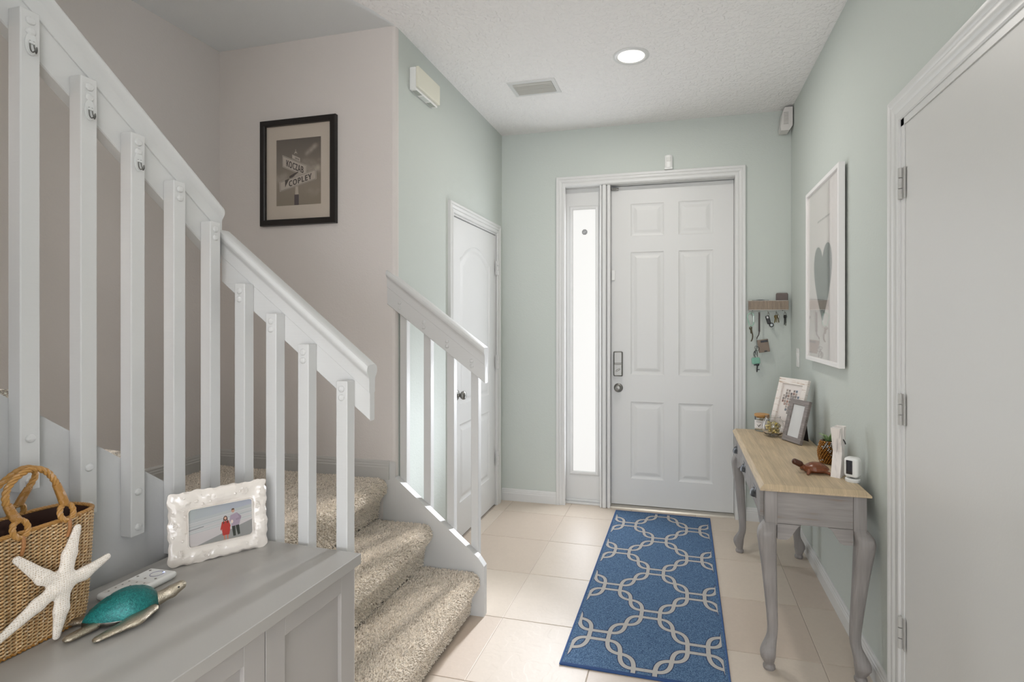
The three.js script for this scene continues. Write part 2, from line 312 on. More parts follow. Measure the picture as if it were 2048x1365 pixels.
const rectOutline = (x0, x1, y0, y1) => (i) => { const o = [], n = 6, A = [x0 + i, y0 + i], B = [x1 - i, y0 + i], Cc = [x1 - i, y1 - i], D = [x0 + i, y1 - i]; for (const [p, q] of [[A, B], [B, Cc], [Cc, D], [D, A]]) for (let k = 0; k < n; k++) o.push([p[0] + (q[0] - p[0]) * k / n, p[1] + (q[1] - p[1]) * k / n]); return o; };
const archOutline = (x0, x1, y0, ySide, rise) => (i) => {                    // cathedral top
  const o = [[x0 + i, y0 + i], [x1 - i, y0 + i]], n = 20;
  for (let k = 0; k <= n; k++) { const u = k / n, x = x1 - i - (x1 - x0 - 2 * i) * u, s = Math.abs(u - 0.5) * 2, e = s < 0.72 ? 1 - 0.55 * (s / 0.72) ** 2 : 0.45 * (1 - (s - 0.72) / 0.28) ** 1.6; o.push([x, ySide + rise * e - i]); }
  return o;
};
function doorLeaf(name, x0, x1, y0, y1, thick, outlines, place, parent, material, label) {
  const outer = [[x0, y0], [x1, y0], [x1, y1], [x0, y1]].map(([a, b]) => new THREE.Vector2(a, b)), holes = outlines.map((o) => o(0).map(([a, b]) => new THREE.Vector2(a, b)));
  const all = [outer, ...holes].flat(), tris = [];
  for (const f of THREE.ShapeUtils.triangulateShape(outer, holes)) tris.push(...f.map((k) => place(all[k].x, all[k].y, 0)));
  const q = (a, b, c, d) => tris.push(a, b, c, a, c, d), f = [[x0, y0], [x1, y0], [x1, y1], [x0, y1]];
  for (let i = 0; i < 4; i++) { const a = f[i], b = f[(i + 1) % 4]; q(place(...a, 0), place(...b, 0), place(...b, -thick), place(...a, -thick)); }
  q(...f.map((p) => place(...p, -thick)));
  const leaf = part(name, soup(tris), material, parent, { label });
  for (const o of outlines) { const m = part('panel', panelGeometry(o, place), material, leaf); }
  return leaf;
}
// front door
{
  const d = setting('door_1'), at = (x, y, b) => [x, y, ZF + b], leafAt = (x, y, b) => [x, y, -4.07 + b];
  casing(0.435 - 0.07 + 0.925 - 0.07, 2.42, 0.07, (x, y, b) => at(-0.855 + x, y, b), d, M.trim);
  part('jamb', [span(0.365, 0.412, 0, 2.42, -4.115, ZF + 0.004), span(-0.9, -0.871, 0, 2.42, -4.115, ZF + 0.004), span(-0.9, 0.412, 2.416, 2.462, -4.115, ZF + 0.004)], M.trim, d);
  part('mullion', [span(-0.597, -0.517, 0.0, 2.416, -4.1, -4.02), rspan(-0.592, -0.578, 0, 2.416, -4.02, -3.993, 0.004), rspan(-0.575, -0.545, 0, 2.416, -4.02, -3.988, 0.006), rspan(-0.538, -0.515, 0, 2.416, -4.02, -3.996, 0.004)], M.trim, d);
  part('stop', [span(-0.517, -0.505, 0.0, 2.416, -4.115, -4.082)], M.trim, d);
  part('threshold', [prism([[-0.10, 0], [0.03, 0], [0.02, 0.010], [-0.05, 0.014], [-0.10, 0.014]], 0.882, (a, b, t) => [-0.517 + t, b, -4.04 + a]), ], std('#b9b4aa', 0.35, { metalness: 0.6 }), d);
  const L = [-0.370, -0.126], Q = [-0.021, 0.223], rows = [[0.215, 0.792], [0.996, 1.916], [2.034, 2.278]];
  const leaf = doorLeaf('door_leaf', -0.512, 0.363, 0.016, 2.412, 0.044, rows.flatMap(([a, b]) => [rectOutline(...L, a, b), rectOutline(...Q, a, b)]), leafAt, d, M.door);
  { // keypad deadbolt, inside housing
    const k = part('deadbolt_housing', [rspan(-0.499, -0.428, 0.981, 1.169, -4.07, -4.05, 0.010, 3), rspan(-0.495, -0.432, 0.985, 1.074, -4.055, -4.042, 0.007, 3), rspan(-0.494, -0.433, 1.079, 1.164, -4.055, -4.0445, 0.008, 3)], M.steel, leaf, { label: 'brushed metal lock housing' });
    part('thumb_turn', turn(rbox(0.036, 0.012, 0.02, 0.005, 0, 0, 0, 3), 0, 0, 0.62, -0.4625, 1.03, -4.037), M.nickel, leaf);
    part('door_knob', [turn(lathe([[0, 0.056], [0.018, 0.055], [0.025, 0.049], [0.027, 0.041], [0.024, 0.033], [0.014, 0.026], [0.011, 0.012], [0.028, 0.009], [0.0335, 0.005], [0.034, 0], [0, 0]], 36), Math.PI / 2, 0, 0, -0.462, 0.894, -4.07), turn(rbox(0.02, 0.005, 0.008, 0.002), 0, 0, 0.7, -0.462, 0.894, -4.012)], M.steel, leaf, { label: 'round metal knob' });
    part('contact_sensor', rspan(-0.512, -0.486, 1.705, 1.782, -4.07, -4.055, 0.004), M.plastic, leaf);
  }
  part('ball_catch', [rspan(-0.513, -0.46, 2.385, 2.402, -4.07, -4.05, 0.003), turn(cyl(0.006, 0.006, 0.03, 12), 0, 0, Math.PI / 2, -0.488, 2.397, -4.046)], M.steel, d);
}
// sidelight
{
  const w = setting('window_1'), zf = -4.07;
  const frame = [span(-0.871, -0.816, 0.0145, 2.416, zf - 0.04, zf), span(-0.631, -0.597, 0.0145, 2.416, zf - 0.04, zf), span(-0.816, -0.631, 2.257, 2.416, zf - 0.04, zf), span(-0.816, -0.631, 0.0145, 0.24, zf - 0.04, zf)];
  part('sash', frame, M.trim, w);
  const mp = [[0, -0.012], [0, 0.006], [0.006, 0.012], [0.018, 0.012], [0.024, 0.007], [0.03, 0.004], [0.03, -0.012]];
  const X0 = -0.811, X1 = -0.636, Y0 = 0.243, Y1 = 2.255, W = X1 - X0, H = Y1 - Y0;
  for (const [len, map] of [[H, (a, b, t) => [X0 - a, Y0 + t, zf + b]], [H, (a, b, t) => [X1 + a, Y0 + t, zf + b]], [W, (a, b, t) => [X0 + t, Y1 + a, zf + b]], [W, (a, b, t) => [X0 + t, Y0 - a, zf + b]]]) part('glazing_bead', prism(mp, len, map, 1, 1), M.trim, w, { smooth: 0.5 });
  part('pane', span(X0 - 0.004, X1 + 0.004, Y0 - 0.004, Y1 + 0.004, zf - 0.012, zf - 0.008), std('#6a6a68', 0.3, { emissive: '#fffefb', emissiveIntensity: 0.80 }), w, { label: 'frosted glass pane full of daylight' });
  const st = canvasTex(128, 128, (c) => { c.fillStyle = '#8f8f8f'; c.fillRect(0, 0, 128, 128); c.fillStyle = '#c9c9c9'; c.font = 'bold 38px sans-serif'; c.textAlign = 'center'; c.fillText('ADT', 64, 78); c.fillRect(50, 34, 28, 5); });
  const o = new THREE.CircleGeometry(0.0225, 8).rotateZ(Math.PI / 8);
  part('sticker', o.translate(-0.722, 2.083, zf - 0.0072), std('#ffffff', 0.6, { map: st }), w, { uv: 'keep', label: 'small grey octagonal sticker' });
  part('sill', [rspan(-0.871, -0.597, 0, 0.0145, -4.1, -4.03, 0.003), rspan(-0.871, -0.597, 0.0145, 0.03, -4.075, -4.058, 0.004)], M.trim, w);
}
function hinge(z, y, parent, side, x, material) {                            // leaf plate on the casing side and three knuckles
  const h = part('hinge', [rspan(x - side * 0.002, x + side * 0.001, y - 0.053, y + 0.053, z - 0.012, z + 0.024, 0.001)], material, parent);
  for (const k of [-0.036, 0, 0.036]) part('knuckle', turn(cyl(0.0072, 0.0072, 0.033, 14), 0, 0, 0, x - side * 0.007, y + k, z), material, h);
}
// flush door on the right wall, close to the camera
{
  const d = setting('door_2'), W = 0.935, H = 2.075;
  casing(W, H, 0.088, (x, y, b) => [XR - b, y, -2.0725 + x + 0.002], d, M.trim);
  part('jamb', [span(XR - 0.006, XR + TH, 0, H, -2.075, -2.045), span(XR - 0.006, XR + TH, 0, H, -1.15, -1.12), span(XR - 0.006, XR + TH, 2.052, H, -2.075, -1.12)], M.trim, d);
  const leafAt = (x, y, b) => [XR - 0.002 - b, y, x];
  const leaf = doorLeaf('door_leaf', -2.0445, -1.1505, 0.012, 2.0515, 0.04, [], leafAt, d, std('#d2d1ce', 0.42, { bumpMap: paintBump, bumpScale: 0.0003 }));
  part('door_knob', turn(lathe([[0, 0.06], [0.02, 0.058], [0.027, 0.05], [0.0285, 0.042], [0.024, 0.032], [0.012, 0.026], [0.011, 0.012], [0.03, 0.008], [0.034, 0], [0, 0]], 32), 0, 0, Math.PI / 2, XR - 0.002, 0.93, -1.232), M.steel, leaf, { label: 'metal knob' });
  const grey = std('#b9b8b4', 0.4);
  for (const y of [1.856, 1.092, 0.337]) hinge(-2.056, y, d, 1, XR - 0.006, grey);
}
// closet door on the left wall
{
  const d = setting('door_3');
  const map = (x, y, b) => [XL + b, y, -3.058 - x];
  casing(0.80, 2.062, 0.066, map, d, M.trim);
  part('jamb', [span(XL - TH, XL + 0.003, 0, 2.062, -3.075, -3.058), span(XL - TH, XL + 0.003, 0, 2.062, -3.875, -3.858), span(XL - TH, XL + 0.003, 2.05, 2.068, -3.875, -3.045)], M.trim, d);
  const leafAt = (x, y, b) => [XL - 0.006 + b, y, x];
  const leaf = doorLeaf('door_leaf', -3.855, -3.061, 0.012, 2.046, 0.035, [archOutline(-3.733, -3.183, 0.855, 1.80, 0.10), rectOutline(-3.733, -3.183, 0.235, 0.735)], leafAt, d, M.door);
  part('door_knob', turn(lathe([[0, 0.064], [0.016, 0.062], [0.026, 0.055], [0.0275, 0.045], [0.022, 0.033], [0.012, 0.028], [0.011, 0.012], [0.028, 0.009], [0.033, 0.004], [0.033, 0], [0, 0]], 32), 0, 0, -Math.PI / 2, XL - 0.006, 0.93, -3.135), M.steel, leaf, { label: 'round metal knob' });
  for (const y of [1.80, 1.09, 0.36]) hinge(-3.862, y, d, -1, XL + 0.006, M.trim);
}
// ---------- stair ----------
{
  let st = thing('staircase', 'beige carpeted steps with white side boards rising left from the tiled foyer to a landing', 'staircase', [0, 0, 0]);
  const lower = st, upper = thing('staircase', 'upper carpeted stair flight climbing from the landing behind the white half wall', 'staircase', [0, 0, 0]);
  // step profile in (along, up): along grows towards the next riser
  const RISE = 0.205, RUN = 0.243, NOSE = 0.052;
  const profile = (run, last) => {                                            // [along, up, normal along, normal up]
    const o = [];
    for (let i = 0; i <= 8; i++) { const t = i / 8; o.push([-0.006 - 0.046 * t * t * t, 0.012 + (RISE - 0.075) * t]); }
    for (let i = 1; i <= 10; i++) { const a = -0.35 + i / 10 * (Math.PI / 2 + 0.35); o.push([-NOSE + 0.038 - Math.cos(a) * 0.040, RISE - 0.040 + Math.sin(a) * 0.040]); }
    for (let i = 1; i <= 6; i++) { const t = i / 6; o.push([-0.014 + (run + (last ? 0 : 0.012)) * t, RISE - 0.004 * Math.sin(t * 3.1)]); }
    return o;
  };
  const wob = noise(128, 10, 77), wobAt = (u, v) => (wob[(Math.floor(v * 128) & 127) * 128 + (Math.floor(u * 128) & 127)] - 0.5);
  const tufts = [];
  function step(path, place, w0, w1, name, pile) {                            // place(along, up, across)
    const rings = [], n = 44;
    for (let k = 0; k <= n; k++) { const w = w0 + (w1 - w0) * k / n; rings.push(path.map(([a, u], i) => { const d = wobAt(k / n * 0.9 + u, i / path.length * 0.8) * 0.007; const inner = i > 0 && i < path.length - 1; return place(a - (inner ? d : 0), u + (inner ? d : 0), w); })); }
    const base = path.map(([a, u]) => [a, u]);
    const tris = [];
    for (let k = 0; k < n; k++) for (let i = 0; i + 1 < path.length; i++) tris.push(rings[k][i], rings[k + 1][i], rings[k + 1][i + 1], rings[k][i], rings[k + 1][i + 1], rings[k][i + 1]);
    const end = [...base, [base[base.length - 1][0], 0]];
    for (const w of [w0, w1]) for (const f of THREE.ShapeUtils.triangulateShape(end.map(([a, b]) => new THREE.Vector2(a, b)), [])) tris.push(...f.map((q) => place(end[q][0], end[q][1], w)));
    const g = toCreasedNormals(soup(tris), 0.9); part(name, g, M.carpet, st);
    if (!pile) return;
    let len = 0; const L = path.map((p, i) => (len += i ? Math.hypot(p[0] - path[i - 1][0], p[1] - path[i - 1][1]) : 0));
    const rt = rng(pile * 91), count = Math.round(len * Math.abs(w1 - w0) / (0.0044 * 0.0044));
    for (let q = 0; q < count; q++) {
      const s = rt() * len; let i = 1; while (L[i] < s && i < L.length - 1) i++;
      const f = (s - L[i - 1]) / (L[i] - L[i - 1]), a = path[i - 1], b = path[i], k = rt(), d = wobAt(k * 0.9 + a[1], i / path.length * 0.8) * 0.007;
      const da = b[0] - a[0], du = b[1] - a[1], l = Math.hypot(da, du);
      tufts.push([place(a[0] + da * f - d, a[1] + du * f + d, w0 + (w1 - w0) * k), place(-du / l, da / l, 0), place(0, 0, 0)]);
    }
  }
  const noseX = [-0.925, -1.168, -1.411];
  for (let i = 0; i < 3; i++) step(profile(RUN, i === 2), (a, u, w) => [noseX[i] - NOSE - a, u + i * RISE, w], -2.372, -1.442, 'step', i + 1);
  { // landing
    const path = [[0.22, RISE], [0.30, RISE - 0.002], [0.5, RISE], [0.8, RISE - 0.002], [0.950, RISE]];
    step(path, (a, u, w) => [noseX[2] - NOSE - a, u + 2 * RISE, w], -2.372, -1.40, 'landing', 4);
  }
  st = upper;
  for (let i = 0; i < 10; i++) step(profile(0.26, false), (a, u, w) => [w, u + (i + 3) * RISE, -1.41 + a + i * 0.26], -1.525, -2.415, 'step', 0);
  st = lower;
  // pile: small tapering yarns standing on the carpet
  const yarn = (() => { const r = 0.0021, h = 0.0062, t = []; for (let i = 0; i < 3; i++) { const a = i * 2.094, b = a + 2.094, A = [Math.cos(a) * r, -0.002, Math.sin(a) * r], B = [Math.cos(b) * r, -0.002, Math.sin(b) * r], C = [Math.cos(b) * r * 0.8 + 0.002, h, Math.sin(b) * r * 0.8], D = [Math.cos(a) * r * 0.8 + 0.002, h, Math.sin(a) * r * 0.8]; t.push(A, C, B, A, D, C, D, [0.0022, h + 0.0012, 0], C); } return soup(t); })();
  const pile = new THREE.InstancedMesh(yarn, std('#ffffff', 1), tufts.length), rt = rng(6), m4 = new THREE.Matrix4(), q = new THREE.Quaternion(), up = V(0, 1, 0), nn = V(0, 0, 0), c = new THREE.Color();
  tufts.forEach(([p, n1, n0], i) => {
    nn.set(n1[0] - n0[0], n1[1] - n0[1], n1[2] - n0[2]).normalize(); nn.x += (rt() - 0.5) * 1.3; nn.y += (rt() - 0.5) * 1.3; nn.z += (rt() - 0.5) * 1.3; nn.normalize();
    q.setFromUnitVectors(up, nn); const s = 0.7 + rt() * 0.6; m4.compose(V(...p), q, V(s, s, s)); pile.setMatrixAt(i, m4);
    const v = 0.82 + rt() * 0.30; c.setRGB(0.88 * v, 0.80 * v, 0.69 * v); if (rt() < 0.06) c.setRGB(0.56, 0.48, 0.39); pile.setColorAt(i, c);
  });
  pile.name = 'carpet_pile'; pile.userData.kind = 'stuff'; pile.castShadow = pile.receiveShadow = true; st.add(pile);
  // side boards
  const board = [[-0.90, 0], [-0.90, 0.236], [-0.93, 0.276], [-1.362, 0.622], [-1.3635, 0.626], [-1.3635, 0]];
  part('side_board', prism(board, 0.036, (a, b, t) => [a, b, -2.3755 - t]), M.rail, st);
  part('skirting', rspan(-1.43, -1.3635, 0.40, 0.70, -2.3795, -2.3755, 0.001), M.rail, st);
  part('side_board', prism([[-0.90, 0], [-0.90, 0.21], [-0.93, 0.25], [-1.42, 0.64], [-1.42, 0]], 0.04, (a, b, t) => [a, b, ZN - t]), M.rail, st);
}
// railings: sloping board under a rounded cap, square balusters bolted to its outer side
const boltGeometry = lathe([[0, 0.0058], [0.004, 0.0056], [0.0075, 0.0042], [0.0095, 0.0018], [0.0098, 0]], 18).rotateX(Math.PI / 2);   // dome towards +z
function railing(label, place, x0, x1, y0, slope, height, balusters, outside, T = 0.024) {
  // runs along local x from x0 (low end) to x1; place(x, y, out): out grows away from the stair
  const t = thing('stair_railing', label, 'railing', [0, 0, 0]), L = Math.abs(x1 - x0), s = Math.sign(x1 - x0);
  const line = (x) => y0 + Math.abs(x - x0) * slope;
  const sheared = (prof) => prism(prof, L, (a, b, q) => place(x0 + s * q, line(x0 + s * q) + b, a));
  part('rail_board', sheared([[-T, -0.0838], [0, -0.0838], [0, -height + 0.003], [-0.003, -height], [-T + 0.003, -height], [-T, -height + 0.003]]), M.rail, t);
  const front = [[0.0012, -0.0837], [0.0028, -0.0820], [0.0030, -0.046], [0.0045, -0.039], [0.0090, -0.0325], [0.0125, -0.027], [0.0145, -0.020], [0.0142, -0.012], [0.0110, -0.005], [0.0050, -0.001], [-0.002, 0]];
  part('hand_rail', sheared([...front, ...front.slice().reverse().map(([a, b]) => [-T - a, b])]), M.rail, t, { smooth: 0.55 });
  for (const [x, top, bottom, bolts] of balusters) {
    const o = outside, w = 0.0375;
    const [ax, ay, az] = place(x - w / 2, bottom, o > 0 ? 0 : -T - w), [bx, by, bz] = place(x + w / 2, top, o > 0 ? w : -T);
    const b = part('baluster', rspan(ax, bx, ay, by, az, bz, 0.003), M.rail, t);
    for (const y of bolts) {
      const p0 = place(x, y, o > 0 ? w : -T - w), p1 = place(x, y, o > 0 ? w + 1 : -T - w - 1), g = boltGeometry.clone();
      const dir = V(p1[0] - p0[0], 0, p1[2] - p0[2]); g.applyQuaternion(new THREE.Quaternion().setFromUnitVectors(V(0, 0, 1), dir.normalize())); g.translate(...p0);
      part('bolt', g, M.rail, b, { smooth: 0.6 });
    }
    if (o < 0) for (const y of bolts.slice(0, 2)) part('bolt', boltGeometry.clone().translate(...place(x, y, 0)), M.rail, b, { smooth: 0.6 });
  }
  return t;
}
{
  const bal = (xs, topOf, botOf, low) => xs.map((x) => { const a = topOf(x), b = botOf(x); return [x, a, b, [a - 0.023, a - 0.048, b + 0.023, b + 0.115].slice(0, low ? 4 : 2)]; });
  // lower flight, near side: from the foyer end to the corner
  const y0 = 1.262, s0 = 0.79;
  railing('white sloping railing of the lower stair flight, rising behind the grey cabinet', (x, y, o) => [x, y, ZN + o], -0.886, -1.415, y0, s0, 0.166,
    bal([-0.955, -1.085, -1.198, -1.312], (x) => 1.216 + (-0.955 - x) * 0.811, (x) => 0.10 + (-0.886 - x) * s0, true), 1);
  // lower flight, far side
  const y1 = 1.268, s1 = 0.735;
  railing('short white railing across the stair, standing in front of the closet door', (x, y, o) => [x, y, -2.376 + o], -0.895, -1.408, y1, s1, 0.168,
    bal([-0.962, -1.088, -1.211, -1.341], (x) => y1 + (-0.895 - x) * s1 - 0.09, (x) => (-0.895 - x) * 0.80 + 0.12, false), -1, 0.0365);
  // upper flight, climbing towards the camera
  const y2 = 1.752, s2 = 0.812, zs = []; for (let z = -1.344; z < -0.64; z += 0.1205) zs.push(z);
  railing('long white upper railing with small hooks on its balusters, above the wicker bag', (x, y, o) => [XU + o, y, x], -1.402, -0.602, y2, s2, 0.178,
    bal(zs, (z) => 1.694 + (z + 1.344) * 0.781, (z) => 0.826 + 0.79 * (z + 1.103), true), 1, 0.037);
}
// clear adhesive hooks on three balusters
{
  const clear = std('#d2d3d1', 0.12);
  const hooks = [[-0.862, 1.992], [-0.9825, 1.893], [-1.103, 1.803]];
  hooks.forEach(([z, y], i) => {
    const h = thing('adhesive_hook', `small wire hook on a clear pad, ${['on the leftmost baluster above the wicker bag', 'on the second baluster from the left', 'on the third baluster from the left'][i]}`, 'hook', [XU + 0.038, y, z], Math.PI / 2);
    const pad = new THREE.Shape(); pad.absellipse(0, 0.004, 0.0105, 0.024, 0, Math.PI * 2);
    part('pad', new THREE.ExtrudeGeometry(pad, { depth: 0.002, bevelEnabled: true, bevelSize: 0.001, bevelThickness: 0.001, bevelSegments: 2, curveSegments: 20 }), clear, h);
    part('wire', tube([[-0.0035, 0.010, 0.004], [-0.004, -0.002, 0.005], [-0.0045, -0.012, 0.008], [-0.003, -0.017, 0.012], [-0.0015, -0.012, 0.0175], [0, -0.006, 0.0185], [0.0015, -0.012, 0.0175], [0.003, -0.017, 0.012], [0.0045, -0.012, 0.008], [0.004, -0.002, 0.005], [0.0035, 0.010, 0.004]], 0.0013, 60, 6), std('#6f6f6c', 0.35, { metalness: 0.8 }), h);
    part('keeper', rbox(0.012, 0.006, 0.006, 0.002, 0, 0.006, 0.004), clear, h);
  });
}
// ---------- ceiling and wall fittings ----------
{
  const l = thing('recessed_light', 'round recessed ceiling light with a white trim ring, lit, above the foyer', 'ceiling light', [-0.268, CEIL, -2.972]);
  part('trim_ring', turn(lathe([[0.072, 0.012], [0.074, -0.003], [0.080, -0.007], [0.092, -0.006], [0.0985, -0.002], [0.099, 0.001]], 48), 0, 0, 0), M.trim, l, { smooth: 0.6 });
  part('lens', turn(lathe([[0, -0.0035], [0.04, -0.0035], [0.0735, -0.002], [0.0735, 0.01]], 48), 0, 0, 0), std('#ffffff', 0.4, { emissive: '#fffaf0', emissiveIntensity: 0.95 }), l, { label: 'glowing round lens' });
  for (const [i, [x, z]] of [[-0.3, 0.1], [-0.3, 2.3], [1.8, 2.3]].entries()) {  // lamp copies out of view, added to go with the fill lights
    const c = l.clone(); c.name = numbered('recessed_light'); c.position.set(x, CEIL, z); c.userData = { label: 'round recessed fill light added unseen behind the camera, one of three', category: 'ceiling light', group: 'added fill lights behind the camera' }; scene.add(c);
  }
}
{
  const v = thing('ceiling_vent', 'white louvred air vent set in the ceiling left of the lamp', 'vent', [-0.886, CEIL, -3.22]);
  const X = 0.15, Z = 0.103, f = [[0, 0], [0, 0.002], [0.004, 0.0055], [0.024, 0.006], [0.028, 0.002], [0.028, 0]];
  for (const [len, map] of [[2 * X, (a, b, t) => [-X + t, -b, -Z + a]], [2 * X, (a, b, t) => [-X + t, -b, Z - a]], [2 * Z, (a, b, t) => [-X + a, -b, -Z + t]], [2 * Z, (a, b, t) => [X - a, -b, -Z + t]]]) part('frame', prism(f, len, map, -1, -1), M.trim, v);
  part('backing', span(-X + 0.026, X - 0.026, -0.0005, 0.001, -Z + 0.026, Z - 0.026), std('#55554f', 0.9), v);
  for (let i = 0; i < 6; i++) part('louvre', turn(rbox(2 * X - 0.056, 0.0014, 0.0215, 0.0005), -0.62, 0, 0, 0, -0.004, -Z + 0.042 + i * 0.0245), std('#c4c3bd', 0.5), v);
}
{
  const t = thing('door_chime', 'cream box-shaped door chime high on the green wall beside the stair', 'door chime', [XL, 2.645, -2.648], Math.PI / 2);
  // local: x along the wall (towards the camera is -x), z out of the wall
  part('housing', rspan(-0.128, 0.128, -0.052, 0.065, 0, 0.036, 0.004, 3), M.plastic, t);
  part('cover', rspan(-0.128, 0.128, -0.040, 0.067, 0.036, 0.052, 0.004, 3), M.ivory, t, { label: 'cream front cover' });
  for (const x of [-0.08, 0.0, 0.08]) part('grille', rspan(x - 0.03, x + 0.03, -0.0535, -0.05, 0.006, 0.032, 0.001), x ? std('#a9ada5', 0.6) : std('#d6dad6', 0.6), t);
}
{
  const s = thing('siren', 'small white alarm siren tucked into the corner under the ceiling', 'siren', [0.722, 2.835, -3.962], 0);
  const body = [[0, 0], [0, -0.125], [-0.02, -0.155], [-0.072, -0.155], [-0.075, -0.13], [-0.062, -0.035], [-0.05, 0]];
  part('housing', prism(body, 0.09, (a, b, t) => [a, b, 0.0 + t - 0.02]), std('#dcd8d4', 0.45), s);
  for (let i = 0; i < 9; i++) part('slot', rspan(-0.056, -0.026, -0.038 - i * 0.0095, -0.0345 - i * 0.0095, 0.069, 0.0712, 0.0008), std('#a59f99', 0.6), s);
}
{
  const m = thing('motion_detector', 'white motion detector standing on top of the front door casing', 'motion sensor', [-0.09, 2.4915, -3.978]);
  part('base', rspan(-0.029, 0.029, 0, 0.014, -0.016, 0.016, 0.004), M.plastic, m);
  const b = []; for (let i = 0; i <= 12; i++) { const a = -0.9 + 1.8 * i / 12; b.push([Math.sin(a) * 0.034, Math.cos(a) * 0.034 - 0.012]); }
  part('housing', prism([[-0.027, -0.016], [0.027, -0.016], ...b.reverse()], 0.088, (a, c, t) => [a, 0.012 + t, c]), M.plastic, m, { smooth: 0.4 });
  part('lens', turn(rbox(0.03, 0.03, 0.006, 0.003), 0, 0, 0, 0, 0.07, 0.0205), std('#d0d0cc', 0.3), m);
}
{
  const s = thing('light_switch', 'white rocker light switch plate on the green wall left of the heart print', 'light switch', [XR, 1.16, -3.753], -Math.PI / 2);
  part('plate', rspan(-0.037, 0.037, -0.06, 0.06, 0, 0.006, 0.003, 3), M.plastic, s);
  part('rocker', turn(rbox(0.033, 0.067, 0.006, 0.002), 0.06, 0, 0, 0, 0, 0.007), M.plastic, s);
}
// ---------- framed pictures on the walls ----------
{
  const f = thing('framed_photograph', 'black framed sepia photograph of crossing street signs on the taupe stair wall', 'picture', [-1.916, 2.165, ZS]);
  const W = 0.452, H = 0.55, w = 0.031, prof = [[0, 0], [0, 0.02], [0.003, 0.025], [w - 0.004, 0.025], [w, 0.022], [w, 0.01], [w, 0]];
  const fm = std('#15110f', 0.32);
  for (const [len, map] of [[W, (a, b, t) => [-W / 2 + t, H / 2 - a, b]], [W, (a, b, t) => [-W / 2 + t, -H / 2 + a, b]], [H, (a, b, t) => [-W / 2 + a, -H / 2 + t, b]], [H, (a, b, t) => [W / 2 - a, -H / 2 + t, b]]]) part('frame_bar', prism(prof, len, map, -1, -1), fm, f);
  part('mat_board', span(-W / 2 + w - 0.004, W / 2 - w + 0.004, -H / 2 + w - 0.004, H / 2 - w + 0.004, 0.004, 0.008), std('#c6bbad', 0.8), f);
  const print = canvasTex(540, 690, (c, Wd, Ht) => {
    const g = c.createLinearGradient(0, 0, 0, Ht); g.addColorStop(0, '#5d544b'); g.addColorStop(0.35, '#786f64'); g.addColorStop(0.7, '#8b8072'); g.addColorStop(1, '#877c6c'); c.fillStyle = g; c.fillRect(0, 0, Wd, Ht);
    const r = rng(3);
    const cloud = (x, y, w2, h2, n, a) => { for (let i = 0; i < n; i++) { const px = x + (r() - 0.5) * w2, py = y + (r() - 0.5) * h2, rad = 12 + r() * 40; const q = c.createRadialGradient(px, py, 0, px, py, rad); q.addColorStop(0, `rgba(190,178,163,${a})`); q.addColorStop(1, 'rgba(190,178,163,0)'); c.fillStyle = q; c.fillRect(px - rad, py - rad, rad * 2, rad * 2); } };
    cloud(450, 320, 170, 60, 40, 0.16); cloud(430, 250, 220, 50, 25, 0.10); cloud(60, 400, 130, 90, 30, 0.12); cloud(440, 560, 200, 70, 18, 0.09);
    for (let i = 0; i < 40; i++) { const t = i / 40; cloud(360 + t * 130, 175 - t * 95, 20, 16, 1, 0.12); }
    c.fillStyle = '#9b9083'; c.fillRect(228, 480, 42, 110); c.fillStyle = '#b8ada0'; c.beginPath(); c.moveTo(228, 590); c.quadraticCurveTo(236, 520, 236, 500); c.lineTo(262, 500); c.quadraticCurveTo(266, 540, 274, 590); c.fill();
    c.fillStyle = '#4a3f43'; c.fillRect(220, 580, 54, 110);
    c.strokeStyle = '#bdb3a6'; c.lineWidth = 5; c.beginPath(); c.moveTo(236, 112); c.lineTo(236, 150); c.stroke(); c.beginPath(); c.moveTo(222, 140); c.lineTo(250, 140); c.stroke(); c.beginPath(); c.arc(237, 160, 16, Math.PI, 0); c.stroke();
    const sign = (A, B, D, text, size, tx, ty, bw) => {                          // A top left, B top right, D bottom left in pixels, drawn 400 x 100
      c.save(); c.setTransform((B[0] - A[0]) / 400, (B[1] - A[1]) / 400, (D[0] - A[0]) / 100, (D[1] - A[1]) / 100, A[0], A[1]);
      c.fillStyle = '#b9afa4'; c.fillRect(0, 0, 400, 100); c.strokeStyle = '#3c342e'; c.lineWidth = 2.5; c.strokeRect(9, 6, 382, 88);
      c.fillStyle = '#2a221d'; c.font = `bold ${size}px sans-serif`; c.textAlign = 'center'; c.textBaseline = 'middle'; c.setTransform(...[(B[0] - A[0]) / 400 * bw, (B[1] - A[1]) / 400 * bw, (D[0] - A[0]) / 100, (D[1] - A[1]) / 100, A[0], A[1]]); c.fillText(text, tx / bw, ty); c.restore();
    };
    sign([192, 160], [290, 205], [194, 203], '\u2190 2016', 58, 205, 54, 1.6);
    sign([74, 160], [368, 284], [76, 284], 'KOCZAB', 78, 205, 54, 0.98);
    c.fillStyle = '#382e29'; c.beginPath(); c.moveTo(160, 385); c.lineTo(235, 352); c.lineTo(268, 345); c.lineTo(262, 372); c.lineTo(205, 392); c.lineTo(176, 440); c.lineTo(168, 470); c.closePath(); c.fill();
    c.fillStyle = '#a99e92'; c.beginPath(); c.moveTo(225, 380); c.lineTo(262, 356); c.lineTo(330, 372); c.lineTo(340, 385); c.lineTo(190, 440); c.closePath(); c.fill();
    sign([36, 440], [482, 332], [42, 542], 'COPLEY', 80, 225, 54, 0.86);
    c.fillStyle = '#3a302b'; c.beginPath(); c.moveTo(106, 424); c.lineTo(160, 410); c.lineTo(120, 475); c.lineTo(108, 500); c.closePath(); c.fill();
  });
